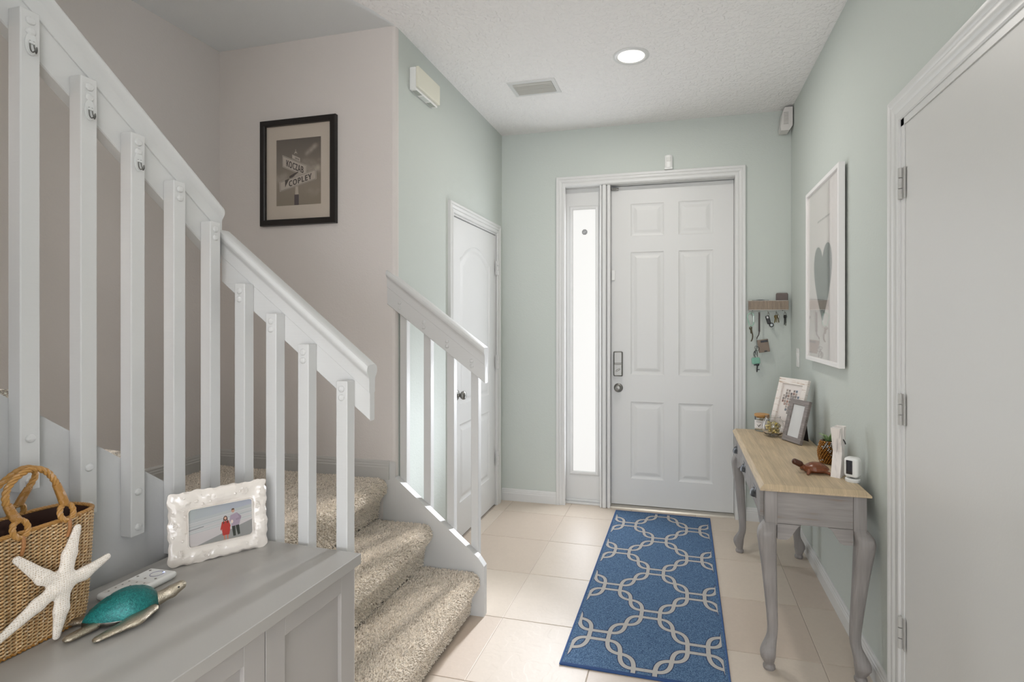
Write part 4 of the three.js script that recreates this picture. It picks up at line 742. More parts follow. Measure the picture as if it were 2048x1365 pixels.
// ---------- console table along the right wall ----------
const TAB = 0.742;
{
  const t = thing('console_table', 'greywashed console table with a pale wood top and curved legs along the green wall', 'table', [0.5015, 0, -2.87]);
  const HX = 0.1985, HZ = 0.595;
  const ring = (i, y) => [[-HX + i, y, -HZ + i], [HX - i, y, -HZ + i], [HX - i, y, HZ - i], [-HX + i, y, HZ - i]];
  part('table_top', loftRings([ring(0.008, 0.718), ring(0.001, 0.7185), ring(0, 0.7195), ring(0, 0.7265), ring(0.002, 0.7285), ring(0.016, 0.7415), ring(0.018, 0.742)]), M.oak, t);
  const prof = [[0.590, 0.000, 0.0240], [0.578, 0.006, 0.0285], [0.562, 0.012, 0.0335], [0.540, 0.0145, 0.0350], [0.500, 0.012, 0.0335], [0.43, 0.007, 0.0290], [0.35, 0.002, 0.0255], [0.27, -0.003, 0.0225], [0.20, -0.007, 0.0202], [0.150, -0.008, 0.0190], [0.125, -0.005, 0.0195], [0.105, 0.001, 0.0225], [0.085, 0.007, 0.0265], [0.068, 0.010, 0.0285], [0.050, 0.0095, 0.0270], [0.034, 0.007, 0.0220], [0.024, 0.005, 0.0185], [0.019, 0.005, 0.0190], [0.014, 0.005, 0.0225], [0.004, 0.005, 0.0225], [0.0, 0.005, 0.0205]];
  const curve = new THREE.CatmullRomCurve3(prof.map(([y, o, r]) => V(o, y, r)));
  for (const sx of [-1, 1]) for (const sz of [-1, 1]) {
    const cx = sx < 0 ? -0.1555 : 0.1625, cz = sz * 0.5575, rings = [];
    for (let k = 0; k <= 70; k++) {
      const p = curve.getPoint(k / 70), sq = p.y > 0.05 ? 3.4 : 2.2;
      rings.push(oblong(p.z, p.z, p.y > 0.585 ? 5 : sq, 28).map(([a, b]) => [cx + sx * p.x * 1.15 + a, Math.max(0, p.y), cz + sz * p.x * 1.15 + b]));
    }
    part('leg', [loftRings(rings), rbox(0.046, 0.136, 0.046, 0.002, cx, 0.650, cz)], M.washLeg, t, { smooth: 0.6 });
  }
  const bracket = (x0, dir) => { const o = [[0, 0.5865], [0, 0.525], [0.034, 0.524]]; for (let k = 0; k <= 6; k++) { const f = k / 6; o.push([0.036 + 0.052 * f, 0.526 + 0.060 * (f * f * (3 - 2 * f))]); } return o.map(([a, b]) => [x0 + dir * a, b]); };
  for (const sz of [-1, 1]) {
    part('end_panel', rspan(-0.1325, 0.1395, 0.588, 0.718, sz * 0.5575, sz * 0.5755, 0.0015), M.wash, t);
    for (const [x0, d] of [[-0.1325, 1], [0.1395, -1]]) part('bracket', prism(bracket(x0, d), 0.0165, (a, b, q) => [a, b, sz * (0.5575 + q)]), M.wash, t);
  }
  part('back_panel', rspan(0.160, 0.176, 0.588, 0.718, -0.5345, 0.5345, 0.001), M.wash, t);
  const pale = std('#ffffff', 0.55, { map: washCol, bumpMap: woodBump, bumpScale: 0.0004, color: '#f6f6f4' });
  const front = [[-0.5345, 0.5985], [-0.5345, 0.525], [-0.49, 0.524]];
  for (const [z0, z1] of [[-0.485, -0.30], [-0.03, 0]]) for (let k = 0; k <= 6; k++) { const f = k / 6; front.push([z0 + (z1 - z0) * f, z0 < -0.1 ? 0.528 + 0.052 * (f * f * (3 - 2 * f)) : 0.58]); }
  const mirror = front.slice().reverse().map(([a, b]) => [-a, b]); part('front_rail', prism([...front, ...mirror.slice(1)], 0.014, (a, b, q) => [-0.178 - 0.002 + q, b, a]), pale, t);
  for (const [a, b, n] of [[-0.545, -0.2425, 1], [-0.2375, 0.2375, 1], [0.2425, 0.545, 1]]) {
    const d = part('drawer', rspan(-0.1935, -0.178, 0.602, 0.7165, a, b, 0.002), pale, t), c = (a + b) / 2, dome = new THREE.SphereGeometry(1, 22, 10, 0, Math.PI * 2, 0, Math.PI / 2).scale(0.0215, 0.034, 0.036);
    const cut = dome.toNonIndexed(), p = cut.attributes.position.array, keep = []; for (let i = 0; i < p.length; i += 9) if (p[i] <= 1e-4 && p[i + 3] <= 1e-4 && p[i + 6] <= 1e-4) keep.push([p[i], p[i + 1], p[i + 2]], [p[i + 3], p[i + 4], p[i + 5]], [p[i + 6], p[i + 7], p[i + 8]]);
    part('cup_pull', [soup(keep).translate(-0.1935, 0.640, c), rspan(-0.1950, -0.1930, 0.638, 0.681, c - 0.041, c + 0.041, 0.0008)], new THREE.MeshStandardMaterial({ color: '#57585b', roughness: 0.36, metalness: 1, side: THREE.DoubleSide }), d, { smooth: 0.8, label: 'dark metal cup pull' });
  }
}
function frameBars(W, H, w, d, y0) { const prof = [[0, 0], [0, d - 0.002], [0.002, d], [w - 0.003, d], [w, d - 0.003], [w, 0]]; return [[W, (a, b, t) => [-W / 2 + t, y0 + H - a, b]], [W, (a, b, t) => [-W / 2 + t, y0 + a, b]], [H, (a, b, t) => [-W / 2 + a, y0 + t, b]], [H, (a, b, t) => [W / 2 - a, y0 + t, b]]].map(([len, map]) => prism(prof, len, map, -1, -1)); }
function standing(name, label, x, z, phi, W, lean) {                          // x, z: left foot of the frame
  const f = thing(name, label, 'photo frame', [x + Math.cos(phi) * W / 2, TAB + 0.0005, z - Math.sin(phi) * W / 2]); f.rotation.set(-lean, phi, 0, 'YXZ'); return f;
}
{
  const W = 0.228, H = 0.325, f = standing('photo_frame', 'white distressed wooden frame with a heart-shaped photo collage leaning on the wall', 0.5135, -3.4447, -1.03, W, 0.272);
  const tex = canvasTex(256, 360, (c, w, h) => { c.fillStyle = '#dcd3cd'; c.fillRect(0, 0, w, h); const r = rng(15); for (let i = 0; i < 130; i++) { c.fillStyle = `rgba(${170 + r() * 30},${150 + r() * 20},${135},0.08)`; c.fillRect(r() * w, r() * h, 2 + r() * 3, 10 + r() * 60); } });
  const wm = std('#ffffff', 0.6, { map: (() => { const t = dataTex(512, (i) => { const k = grainN[i] > 0.27 ? 1 : 0; return [230 - 45 * k, 223 - 62 * k, 216 - 78 * k]; }, true, 3); return t; })() });
  for (const g of frameBars(W, H, 0.036, 0.018, 0)) part('frame_bar', g, wm, f);
  const collage = canvasTex(320, 500, (c, w, h) => {
    c.fillStyle = '#ddd5cf'; c.fillRect(0, 0, w, h); const r = rng(21), tones = ['#6b625d', '#8c817a', '#55504f', '#a1938a', '#7a8896', '#96705f', '#b1a69d', '#474447'];
    for (let gy = 0; gy < 9; gy++) for (let gx = 0; gx < 7; gx++) { const x = (gx - 3) / 3.2, y = (4.4 - gy) / 4.2, k = (x * x + y * y * 0.9 - 0.62) ** 3 - x * x * y * y * y; if (k > 0.02) continue; c.fillStyle = tones[Math.floor(r() * 8)]; c.fillRect(30 + gx * 37 + r() * 4, 62 + gy * 31 + r() * 4, 31, 27); c.fillStyle = tones[Math.floor(r() * 8)]; c.beginPath(); c.ellipse(46 + gx * 37, 78 + gy * 31, 7, 9, 0, 0, 7); c.fill(); }
    c.strokeStyle = '#6d625a'; c.lineWidth = 3; c.beginPath(); c.moveTo(80, 420); for (let x = 80; x < 250; x += 6) c.lineTo(x, 428 + Math.sin(x * 0.35) * 7); c.stroke();
  });
  part('print', new THREE.PlaneGeometry(W - 0.066, H - 0.066).translate(0, H / 2, 0.008), std('#ffffff', 0.4, { map: collage }), f, { uv: 'keep', label: 'collage of small photos in a heart shape' });
  part('backing', span(-W / 2 + 0.01, W / 2 - 0.01, 0.01, H - 0.01, 0.0005, 0.006), std('#8a7f74', 0.8), f);
}
{
  const W = 0.150, H = 0.2315, f = standing('photo_frame', 'grey wooden photo frame with reflecting glass standing in front of the white collage frame', 0.545, -3.1850, -1.111, W, 0.26);
  const gm = std('#ffffff', 0.55, { map: dataTex(512, (i) => { const v = 1 + grainN[i] * 0.3; return [128 * v, 120 * v, 116 * v]; }, true, 3), bumpMap: woodBump, bumpScale: 0.0006 });
  for (const g of frameBars(W, H, 0.029, 0.016, 0)) part('frame_bar', g, gm, f);
  part('mat_board', span(-W / 2 + 0.02, W / 2 - 0.02, 0.02, H - 0.02, 0.002, 0.006), std('#d9d4cd', 0.7), f);
  const pic = canvasTex(128, 220, (c, w, h) => { c.fillStyle = '#cfc7be'; c.fillRect(0, 0, w, h); c.fillStyle = '#8f7a68'; c.fillRect(8, 8, w - 16, h - 16); c.fillStyle = '#b39c86'; c.beginPath(); c.ellipse(60, 70, 26, 34, 0, 0, 7); c.fill(); c.fillStyle = '#6d5a4b'; c.fillRect(26, 110, 70, 96); });
  part('picture', new THREE.PlaneGeometry(0.074, 0.154).translate(-0.002, H / 2, 0.0066), std('#ffffff', 0.5, { map: pic }), f, { uv: 'keep' });
  part('glazing', span(-W / 2 + 0.026, W / 2 - 0.026, 0.026, H - 0.026, 0.0085, 0.0095), phys('#ffffff', 0.03, { transmission: 0.55, thickness: 0, ior: 1.9, metalness: 0.0 }), f, { label: 'glass reflecting the daylight' });
  part('easel', turn(rbox(0.05, 0.176, 0.003, 0.001), 0.395, 0, 0, 0, 0.107, -0.040), std('#2e2a28', 0.8), f);
}
{ // candle jar with wooden lid
  const j = thing('candle_jar', 'glass candle jar with a flat wooden lid at the far end of the table', 'candle', [0.463, TAB, -3.412]), r = 0.0405;
  part('jar', lathe([[0, 0.002], [r - 0.004, 0.002], [r, 0.006], [r, 0.086], [r - 0.0025, 0.088], [r - 0.0035, 0.086], [r - 0.0035, 0.010], [r - 0.006, 0.008], [0, 0.008]], 40), phys('#ffffff', 0.04, { transmission: 1, thickness: 0.003, ior: 1.45 }), j, { smooth: 0.5 });
  part('wax', lathe([[0, 0.0085], [r - 0.0045, 0.0085], [r - 0.0045, 0.056], [0, 0.054]], 32), std('#d9cfb4', 0.6), j, { smooth: 0.5 });
  part('lid', [lathe([[0, 0.088], [r + 0.001, 0.088], [r + 0.002, 0.090], [r + 0.002, 0.099], [r, 0.101], [0, 0.101]], 40), lathe([[0, 0.080], [r - 0.005, 0.080], [r - 0.005, 0.088], [0, 0.088]], 32)], std('#b98b52', 0.5), j, { smooth: 0.5 });
  const lab = canvasTex(512, 200, (c, w, h) => { c.fillStyle = '#ddd9d6'; c.fillRect(0, 0, w, h); c.fillStyle = '#8d8882'; for (const y of [18, 32, 46]) c.fillRect(120, y, 150 + y, 7); c.fillStyle = '#26251f'; c.beginPath(); c.moveTo(140, 95); c.quadraticCurveTo(190, 120, 215, 140); c.quadraticCurveTo(240, 105, 300, 85); c.quadraticCurveTo(255, 130, 215, 165); c.quadraticCurveTo(175, 130, 140, 95); c.fill(); c.fillStyle = '#a9a39c'; c.fillRect(120, 182, 210, 5); });
  const cg = new THREE.CylinderGeometry(r + 0.0006, r + 0.0006, 0.048, 40, 1, true, -1.45, 2.1); part('paper_label', cg.translate(0, 0.043, 0), std('#ffffff', 0.6, { map: lab, side: THREE.DoubleSide }), j, { uv: 'keep' });
}
{ // fish bowl of gilt trinkets
  const b = thing('glass_bowl', 'round glass bowl filled with small gold ornaments beside the grey frame', 'bowl', [0.502, TAB, -3.268]);
  const o = [[0.022, 0.0005], [0.030, 0.003], [0.045, 0.014], [0.0545, 0.032], [0.0575, 0.052], [0.055, 0.074], [0.047, 0.094], [0.040, 0.104], [0.042, 0.112]];
  const cu = new THREE.SplineCurve(o.map(([x, y]) => new THREE.Vector2(x, y))).getPoints(36), inn = cu.map((p) => new THREE.Vector2(Math.max(0.0004, p.x - 0.0022), p.y + (p.y < 0.02 ? 0.0028 : 0))).reverse();
  part('bowl', new THREE.LatheGeometry([new THREE.Vector2(0.0001, 0.0005), ...cu, ...inn, new THREE.Vector2(0.0001, 0.0045)], 48), phys('#ffffff', 0.02, { transmission: 1, thickness: 0.002, ior: 1.45 }), b, { uv: 'keep' });
  const r = rng(31), gold = [std('#b09a4a', 0.25, { metalness: 1 }), std('#d2c084', 0.22, { metalness: 1 }), std('#c7bf9d', 0.3, { metalness: 0.6 })], S = new THREE.Shape();
  for (let k = 0; k < 10; k++) { const a = k / 10 * Math.PI * 2, q = k % 2 ? 0.0042 : 0.0092; S[k ? 'lineTo' : 'moveTo'](Math.sin(a) * q, Math.cos(a) * q); } S.closePath();
  const starG = new THREE.ExtrudeGeometry(S, { depth: 0.0025, bevelEnabled: true, bevelSize: 0.0006, bevelThickness: 0.0008, bevelSegments: 1 }), ball = new THREE.SphereGeometry(0.0085, 16, 12);
  const curl = tube(Array.from({ length: 18 }, (_, i) => [Math.cos(i * 0.8) * 0.008, i * 0.0008 - 0.007, Math.sin(i * 0.8) * 0.008]), 0.0014, 60, 6);
  for (let k = 0; k < 66; k++) {
    const y = 0.011 + Math.pow(r(), 0.8) * 0.060, R0 = Math.sqrt(Math.max(0, 0.049 ** 2 - (y - 0.050) ** 2)) * 0.86, a = r() * Math.PI * 2, q = Math.sqrt(r()) * R0;
    const kind = k % 3, m = lone('gold_ornament', ['small gold star heaped in the round glass bowl', 'small pale gold ball heaped in the round glass bowl', 'small silvery gold curl heaped in the round glass bowl'][kind], 'ornament', kind === 0 ? starG : kind === 1 ? ball : curl, gold[k % 3], { uv: 'keep', group: ['gold stars in the glass bowl', 'gold balls in the glass bowl', 'gold curls in the glass bowl'][kind] });
    m.position.set(0.502 + Math.cos(a) * q * 0.9, TAB + y + 0.002, -3.268 + Math.sin(a) * q * 0.9); m.rotation.set(r() * 6, r() * 6, r() * 6); m.scale.setScalar(0.75 + r() * 0.3);
  }
}
{ // pineapple planter
  const p = thing('pineapple_planter', 'bronze beaded pineapple-shaped planter with a small green succulent', 'planter', [0.655, TAB, -2.705]);
  const rad = (v) => 0.028 + 0.018 * Math.sin(Math.PI * (0.12 + 0.80 * v)) ** 0.8 * 1.0, H = 0.104;
  part('pot', lathe([[0, 0], ...Array.from({ length: 15 }, (_, i) => [rad(i / 14) - 0.003, 0.001 + H * i / 14]), [rad(1) - 0.008, H], [0.022, H - 0.012], [0, H - 0.012]], 36), std('#5a3c1c', 0.4, { metalness: 0.5 }), p, { smooth: 0.7 });
  const beads = [[], []], r = rng(4);
  for (let j = 0; j < 15; j++) { const v = (j + 0.5) / 15, n = 24, R0 = rad(v); for (let i = 0; i < n; i++) { const a = (i + (j % 2) / 2) / n * Math.PI * 2 + j * 0.05; const s = new THREE.IcosahedronGeometry(0.0046 + r() * 0.0008, 1).scale(1, 0.85, 1).translate(Math.cos(a) * (R0 - 0.001), 0.003 + v * (H - 0.005), Math.sin(a) * (R0 - 0.001)); beads[r() < (v > 0.45 && Math.cos(a - 0.4) > -0.2 ? 0.55 : 0.10) ? 1 : 0].push(s); } }
  part('beads', beads[0], std('#8f6128', 0.25, { metalness: 0.75 }), p, { label: 'amber bronze beads', kind: 'stuff', smooth: 0.8 });
  part('beads', beads[1], std('#a8a29c', 0.22, { metalness: 0.9 }), p, { label: 'silver beads', kind: 'stuff', smooth: 0.8 });
  const leafMat = [std('#7d9667', 0.5), std('#95ab7b', 0.5), std('#66834f', 0.5)];
  for (let i = 0; i < 22; i++) { const a = i * 2.4, L = 0.032 + (i % 5) * 0.006, tilt = 0.25 + (i / 22) * 0.75, rings = []; for (let k = 0; k <= 8; k++) { const f = k / 8, w = 0.0048 * Math.sin(Math.PI * (0.16 + 0.84 * f)) + 0.0004, th = tilt * (0.5 + f * 0.8), x = Math.sin(th) * L * f, y = Math.cos(th) * L * f; rings.push(Array.from({ length: 6 }, (_, q) => { const b = q / 6 * Math.PI * 2; return [0.006 + x + Math.cos(b) * w * 0.35 * Math.cos(th), y - Math.cos(b) * w * 0.35 * Math.sin(th), Math.sin(b) * w]; })); } part('leaf', turn(loftRings(rings), 0, a, 0, 0, H - 0.010, 0), leafMat[i % 3], p, { smooth: 0.9 }); }
  for (const [a, len] of [[2.55, 0.05], [2.9, 0.042], [3.5, 0.038]]) { const rings = []; for (let k = 0; k <= 8; k++) { const f = k / 8, w = 0.004 * Math.sin(Math.PI * (0.12 + 0.88 * f)) + 0.0004, x = Math.sin(f * 1.5) * len * 0.95, y = 0.028 * Math.sin(f * 2.3); rings.push(Array.from({ length: 6 }, (_, q) => { const b = q / 6 * Math.PI * 2; return [x, y + Math.cos(b) * w * 0.4, Math.sin(b) * w]; })); } part('leaf', turn(loftRings(rings), 0, a, 0, 0, H - 0.002, 0), leafMat[1], p, { smooth: 0.9 }); }
}
{ // carved turtle
  const t = thing('turtle_carving', 'small carved reddish brown wooden turtle on the table beside the white wooden ornament', 'figurine', [0.557, TAB, -2.515], -Math.PI / 2 + 0.1);
  // local +z is forward
  const wood = std('#ffffff', 0.28, { map: dataTex(512, (i) => { const v = 1 + grainN[i] * 0.5; return [118 * v, 66 * v, 38 * v]; }, true, 8) });
  const dome = []; for (let i = 0; i <= 18; i++) { const f = i / 18, z = -0.052 + 0.104 * f, w = 0.043 * Math.pow(Math.max(0.002, Math.sin(Math.PI * (0.04 + 0.92 * f))), 0.7); dome.push(Array.from({ length: 21 }, (_, k) => { const a = k / 20 * Math.PI, facet = 1 - 0.03 * Math.abs(Math.sin(a * 4)); return [Math.cos(a) * w * facet, 0.016 + Math.sin(a) * w * 0.72 * facet, z]; })); }
  part('shell', loftRings(dome), wood, t, { smooth: 0.45 });
  part('body', sdfMesh((x, y, z) => { let d = capsule([x, y * 1.8, z], [0, 0.025, -0.022], [0, 0.025, 0.022], 0.027, 0.027); d = smin(d, capsule([x, y, z], [0, 0.020, 0.043], [0, 0.033, 0.064], 0.011, 0.0105), 0.01); for (const s of [-1, 1]) { d = smin(d, capsule([x, y * 1.2, z], [s * 0.026, 0.016, 0.034], [s * 0.044, 0.0075, 0.044], 0.009, 0.0068), 0.01); d = smin(d, capsule([x, y * 1.2, z], [s * 0.026, 0.014, -0.034], [s * 0.040, 0.0075, -0.046], 0.008, 0.0062), 0.01); } return d; }, 0, 0.02, 0.005, 0.085, 72), wood, t);
  part('head', sdfMesh((x, y, z) => capsule([x, y, z], [0, 0.036, 0.064], [0, 0.045, 0.084], 0.0135, 0.0128), 0, 0.041, 0.074, 0.035, 40), std('#4a2615', 0.3), t, { label: 'dark polished head' });
}
{ // white-washed wooden X, seen almost edge on
  const x = thing('wooden_ornament', 'white-washed wooden X-shaped ornament standing by the small white camera', 'ornament', [0.640, TAB, -2.492], 0);
  const white = std('#ffffff', 0.6, { map: dataTex(512, (i) => { const k = Math.max(0, -grainN[(i % 512) * 512 + Math.floor(i / 512)] - 0.16); return [236 - 190 * k, 229 - 190 * k, 224 - 180 * k]; }, true, 3), bumpMap: woodBump, bumpScale: 0.0006 });
  // local: letter in the z-y plane, thickness along x; turned a little
  const w = 0.086, h = 0.205, s = 0.034, wa = 0.015, X = [[-w / 2, 0], [-w / 2 + s, 0], [0, h / 2 - wa * 1.35], [w / 2 - s, 0], [w / 2, 0], [wa * 0.92, h / 2], [w / 2, h], [w / 2 - s, h], [0, h / 2 + wa * 1.35], [-w / 2 + s, h], [-w / 2, h], [-wa * 0.92, h / 2]];
  part('body', turn(prism(X, 0.036, (a, b, t) => [t - 0.018, b, -a]), 0, -0.54, 0), white, x);
  part('hook', turn(tube([[0.018, 0.155, 0.02], [0.026, 0.153, 0.02], [0.032, 0.146, 0.022], [0.036, 0.136, 0.024]], 0.0024, 12, 6), 0, -0.54, 0, 0.004, 0.0, -0.024), M.darkMetal, x);
}
{ // indoor camera
  const c = thing('security_camera', 'small white indoor camera with a black lens window at the near end of the table', 'camera', [0.672, TAB, -2.415], -0.62);
  const r = 0.0265;
  part('base', lathe([[0, 0], [r, 0], [r + 0.001, 0.002], [r + 0.001, 0.011], [r - 0.002, 0.0145], [0, 0.015]], 40), M.plastic, c, { smooth: 0.5 });
  part('neck', cyl(0.009, 0.009, 0.01, 16).translate(0, 0.018, 0), M.black, c);
  part('body', [rbox(0.054, 0.080, 0.048, 0.0135, 0, 0.0585, 0, 6)], M.plastic, c);
  part('lens_window', [rbox(0.024, 0.056, 0.004, 0.0019, -0.004, 0.060, 0.0235, 3), turn(cyl(0.007, 0.007, 0.002, 20), Math.PI / 2, 0, 0, -0.004, 0.070, 0.0258)], phys('#141420', 0.12, { clearcoat: 1 }), c, { label: 'black lens window' });
}
// ---------- key rack by the front door ----------
{
  const k = thing('key_rack', 'wooden key rack with a tray and five hooks right of the front door', 'key rack', [0.578, 1.505, ZF]);
  const tan = std('#ffffff', 0.55, { map: dataTex(512, (i, x, y) => { const v = 1 + grainN[x * 512 + y] * 0.3; return [142 * v, 126 * v, 110 * v]; }, true, 5) });
  part('front_board', rspan(-0.128, 0.128, -0.030, 0.030, 0.045, 0.052, 0.0015), tan, k);
  part('tray', [rspan(-0.128, 0.128, -0.034, -0.030, 0.0, 0.052, 0.0008), rspan(-0.128, 0.128, -0.03, 0.036, 0.0, 0.003, 0.0008), rspan(-0.128, -0.125, -0.03, 0.030, 0.003, 0.045, 0.0008), rspan(0.125, 0.128, -0.03, 0.030, 0.003, 0.045, 0.0008), rspan(-0.129, 0.129, 0.030, 0.0335, 0.044, 0.053, 0.001)], std('#b7b3ab', 0.45, { metalness: 0.5 }), k);
  for (let i = 0; i < 5; i++) part('hook', tube([[-0.107 + i * 0.0535, -0.032, 0.030], [-0.107 + i * 0.0535, -0.048, 0.031], [-0.107 + i * 0.0535, -0.056, 0.038], [-0.107 + i * 0.0535, -0.053, 0.046], [-0.107 + i * 0.0535, -0.047, 0.048]], 0.0017, 24, 6), M.nickel, k);
  for (const x of [-0.098, 0.098]) part('screw', cyl(0.003, 0.003, 0.004, 12).translate(x, -0.036, 0.012), M.black, k);
}
const HK = (i) => [0.578 - 0.107 + i * 0.0535, 1.505 - 0.053, ZF + 0.040];
{
  const s = thing('sunglasses', 'dark folded sunglasses lying in the tray of the key rack', 'sunglasses', [0.528, 1.505 + 0.024, ZF + 0.025]);
  part('frame', [tube([[-0.062, 0.003, 0.008], [-0.03, 0.010, 0.012], [0, 0.012, 0.013], [0.03, 0.010, 0.012], [0.066, 0.004, 0.006]], 0.0032, 24, 6), tube([[-0.058, 0.004, -0.004], [0, 0.011, -0.008], [0.07, 0.006, -0.004], [0.082, 0.010, -0.001]], 0.0022, 24, 6)], M.black, s);
  for (const x of [-0.03, 0.03]) part('lens', turn(rbox(0.05, 0.024, 0.002, 0.0009), -0.3, 0, 0, x, 0.001, 0.013), phys('#20201f', 0.1), s);
  part('hinge', rbox(0.006, 0.004, 0.004, 0.001, -0.058, 0.0045, 0.013), M.chrome, s);
}
lone('wallet', 'taupe fabric wallet standing upright in the key rack tray', 'wallet', [rspan(0.630, 0.706, 1.5005, 1.588, ZF + 0.012, ZF + 0.034, 0.008, 4), rspan(0.633, 0.703, 1.5, 1.590, ZF + 0.021, ZF + 0.0255, 0.002)], std('#6f6561', 0.8, { bumpMap: carpetBump, bumpScale: 0.0006 }));
{ // keys
  const ringG = (x, y, z, r, tiltY = 0) => turn(new THREE.TorusGeometry(r, 0.0012, 6, 28), 0, tiltY, 0, x, y, z);
  const keyShape = (L, bow) => { const s = new THREE.Shape(); s.absarc(0, -bow, bow, -1.2, Math.PI + 1.2, false); s.lineTo(-0.0036, -2 * bow); s.lineTo(-0.0036, -L + 0.004); s.lineTo(0, -L); const n = 6; for (let i = 0; i < n; i++) s.lineTo(0.0018 + (i % 2) * 0.0022, -L + 0.004 + i * (L - 2 * bow - 0.008) / n); s.lineTo(0.0036, -2 * bow); const h = new THREE.Path(); h.absarc(0, -bow * 0.6, bow * 0.28, 0, Math.PI * 2); s.holes.push(h); return new THREE.ExtrudeGeometry(s, { depth: 0.002, bevelEnabled: true, bevelSize: 0.0004, bevelThickness: 0.0004, bevelSegments: 1, curveSegments: 14 }).translate(0, bow * 0.6, -0.001); };
  { const [x, y, z] = HK(0), t = thing('carabiner_keys', 'pale green carabiner with a small dark tag on the first hook beside the door casing', 'keys', [x - 0.006, y, z]);
    part('carabiner', tube([[0.004, 0.002, 0], [-0.014, -0.006, 0], [-0.022, -0.022, 0], [-0.016, -0.052, 0], [-0.006, -0.084, 0], [0.008, -0.088, 0], [0.018, -0.074, 0], [0.019, -0.04, 0], [0.017, -0.010, 0], [0.010, -0.001, 0]], 0.0032, 70, 8, true), std('#a9cdbb', 0.3, { metalness: 0.6 }), t, { smooth: 1 });
    part('gate', turn(rbox(0.0075, 0.044, 0.0075, 0.003), 0, 0, 0, 0.0187, -0.040, 0), std('#e4efe9', 0.3), t);
    part('ring', ringG(0.003, -0.098, 0, 0.011, 0.7), M.nickel, t);
    part('tag', [tube([[0.003, -0.106, 0.001], [0.007, -0.13, 0.002], [0.012, -0.155, 0.003], [0.010, -0.178, 0.002], [0.002, -0.196, 0]], 0.0042, 24, 8), turn(keyShape(0.05, 0.011), 0, 0.4, 0.1, -0.002, -0.100, 0.004)], std('#57503f', 0.5, { metalness: 0.4 }), t, { smooth: 0.8 }); }
  { const [x, y, z] = HK(1), t = thing('lanyard', 'dark lanyard with a taupe card wallet hanging from the second hook', 'lanyard', [x - 0.004, y, z]);
    part('strap', [prism([[-0.0055, 0], [-0.004, 0.0016], [0.0055, 0.0016], [0.0055, 0], [0, -0.0008]], 0.135, (a, b, q) => [a - 0.002 * q, 0.006 - q, b]), prism([[-0.004, 0], [-0.004, 0.0016], [0.004, 0.0016], [0.004, 0]], 0.13, (a, b, q) => [a + 0.002 - 0.01 * q, 0.006 - q, b - 0.006]), tube([[0, -0.128, 0], [-0.004, -0.150, 0], [-0.014, -0.168, 0.001], [-0.016, -0.178, 0]], 0.0035, 16, 6)], std('#4a4140', 0.7), t);
    const w = part('card_wallet', turn(rbox(0.072, 0.088, 0.009, 0.003), 0, 0, 0.16, 0.026, -0.226, 0.004), std('#847568', 0.6), t, { label: 'taupe card wallet' });
    part('clip', [turn(rbox(0.046, 0.014, 0.003, 0.001), 0, 0, 0.16, 0.030, -0.194, 0.0095), turn(rbox(0.018, 0.007, 0.002, 0.0009), 0, 0, 0.16, 0.040, -0.262, 0.0095)], M.darkMetal, w);
    part('chain', [tube([[-0.016, -0.176, 0.002], [-0.017, -0.20, 0.003], [-0.015, -0.235, 0.004]], 0.0012, 20, 5), ringG(-0.022, -0.238, 0.006, 0.011, 0.5), ringG(-0.012, -0.246, 0.008, 0.013, -0.5)], M.darkMetal, t); }
  { const t = thing('earbud_case', 'mint green earbud case with a dark key below it, hanging under the card wallet', 'case', [0.498, 1.122, ZF + 0.042]);
    part('case', turn(rbox(0.056, 0.046, 0.022, 0.010, 0, 0, 0, 4), 0, 0.2, 0.10), std('#86b8a4', 0.45), t, { label: 'mint green case' });
    part('shackle', [tube([[-0.004, 0.022, 0], [-0.008, 0.05, 0.003], [-0.002, 0.074, 0.002], [0.008, 0.06, 0.002], [0.010, 0.03, 0]], 0.0022, 26, 6), tube([[-0.012, 0.03, 0.002], [-0.016, 0.052, 0.004], [-0.006, 0.066, 0.004], [0.002, 0.04, 0.002]], 0.002, 20, 6)], M.black, t);
    part('key', [turn(keyShape(0.066, 0.012), 0, 0.2, -0.06, 0.010, -0.020, 0.004), turn(rbox(0.014, 0.006, 0.003, 0.001), 0, 0, 0.1, 0.017, -0.060, 0.004), turn(rbox(0.03, 0.010, 0.006, 0.002), 0, 0, 0.2, 0.002, -0.026, 0.004)], M.darkMetal, t); }
  { const [x, y, z] = HK(2), t = thing('car_key', 'black car remote with a round fob on the third hook', 'keys', [x, y, z]);
    part('ring', ringG(0.001, -0.008, 0, 0.010, 0.8), M.nickel, t);
    part('remote', turn(rbox(0.025, 0.058, 0.012, 0.0055, 0, 0, 0, 3), 0, 0, 0.28, -0.001, -0.047, 0.002), M.black, t);
    part('button', turn(rbox(0.012, 0.014, 0.002, 0.0009), 0, 0, 0.28, -0.006, -0.030, 0.009), std('#c9c9c9', 0.4), t);
    const fob = part('fob', turn(cyl(0.0155, 0.0155, 0.010, 28), Math.PI / 2, 0, 0, 0.020, -0.082, 0.003), M.black, t);
    part('dial', turn(cyl(0.0085, 0.0085, 0.002, 24), Math.PI / 2, 0, 0, 0.020, -0.082, 0.0085), std('#8d9290', 0.3, { metalness: 0.6 }), fob); }
  const bunch = (name, label, i, specs, mats) => { const [x, y, z] = HK(i), t = thing(name, label, 'keys', [x, y, z]); part('ring', ringG(0, -0.010, 0, 0.0125, 0.6), M.nickel, t); specs.forEach(([L, bow, rz, ry, dx, dz], k) => part('key', turn(keyShape(L, bow), 0, ry, rz, dx, -0.020, dz), mats[k % mats.length], t)); return t; };
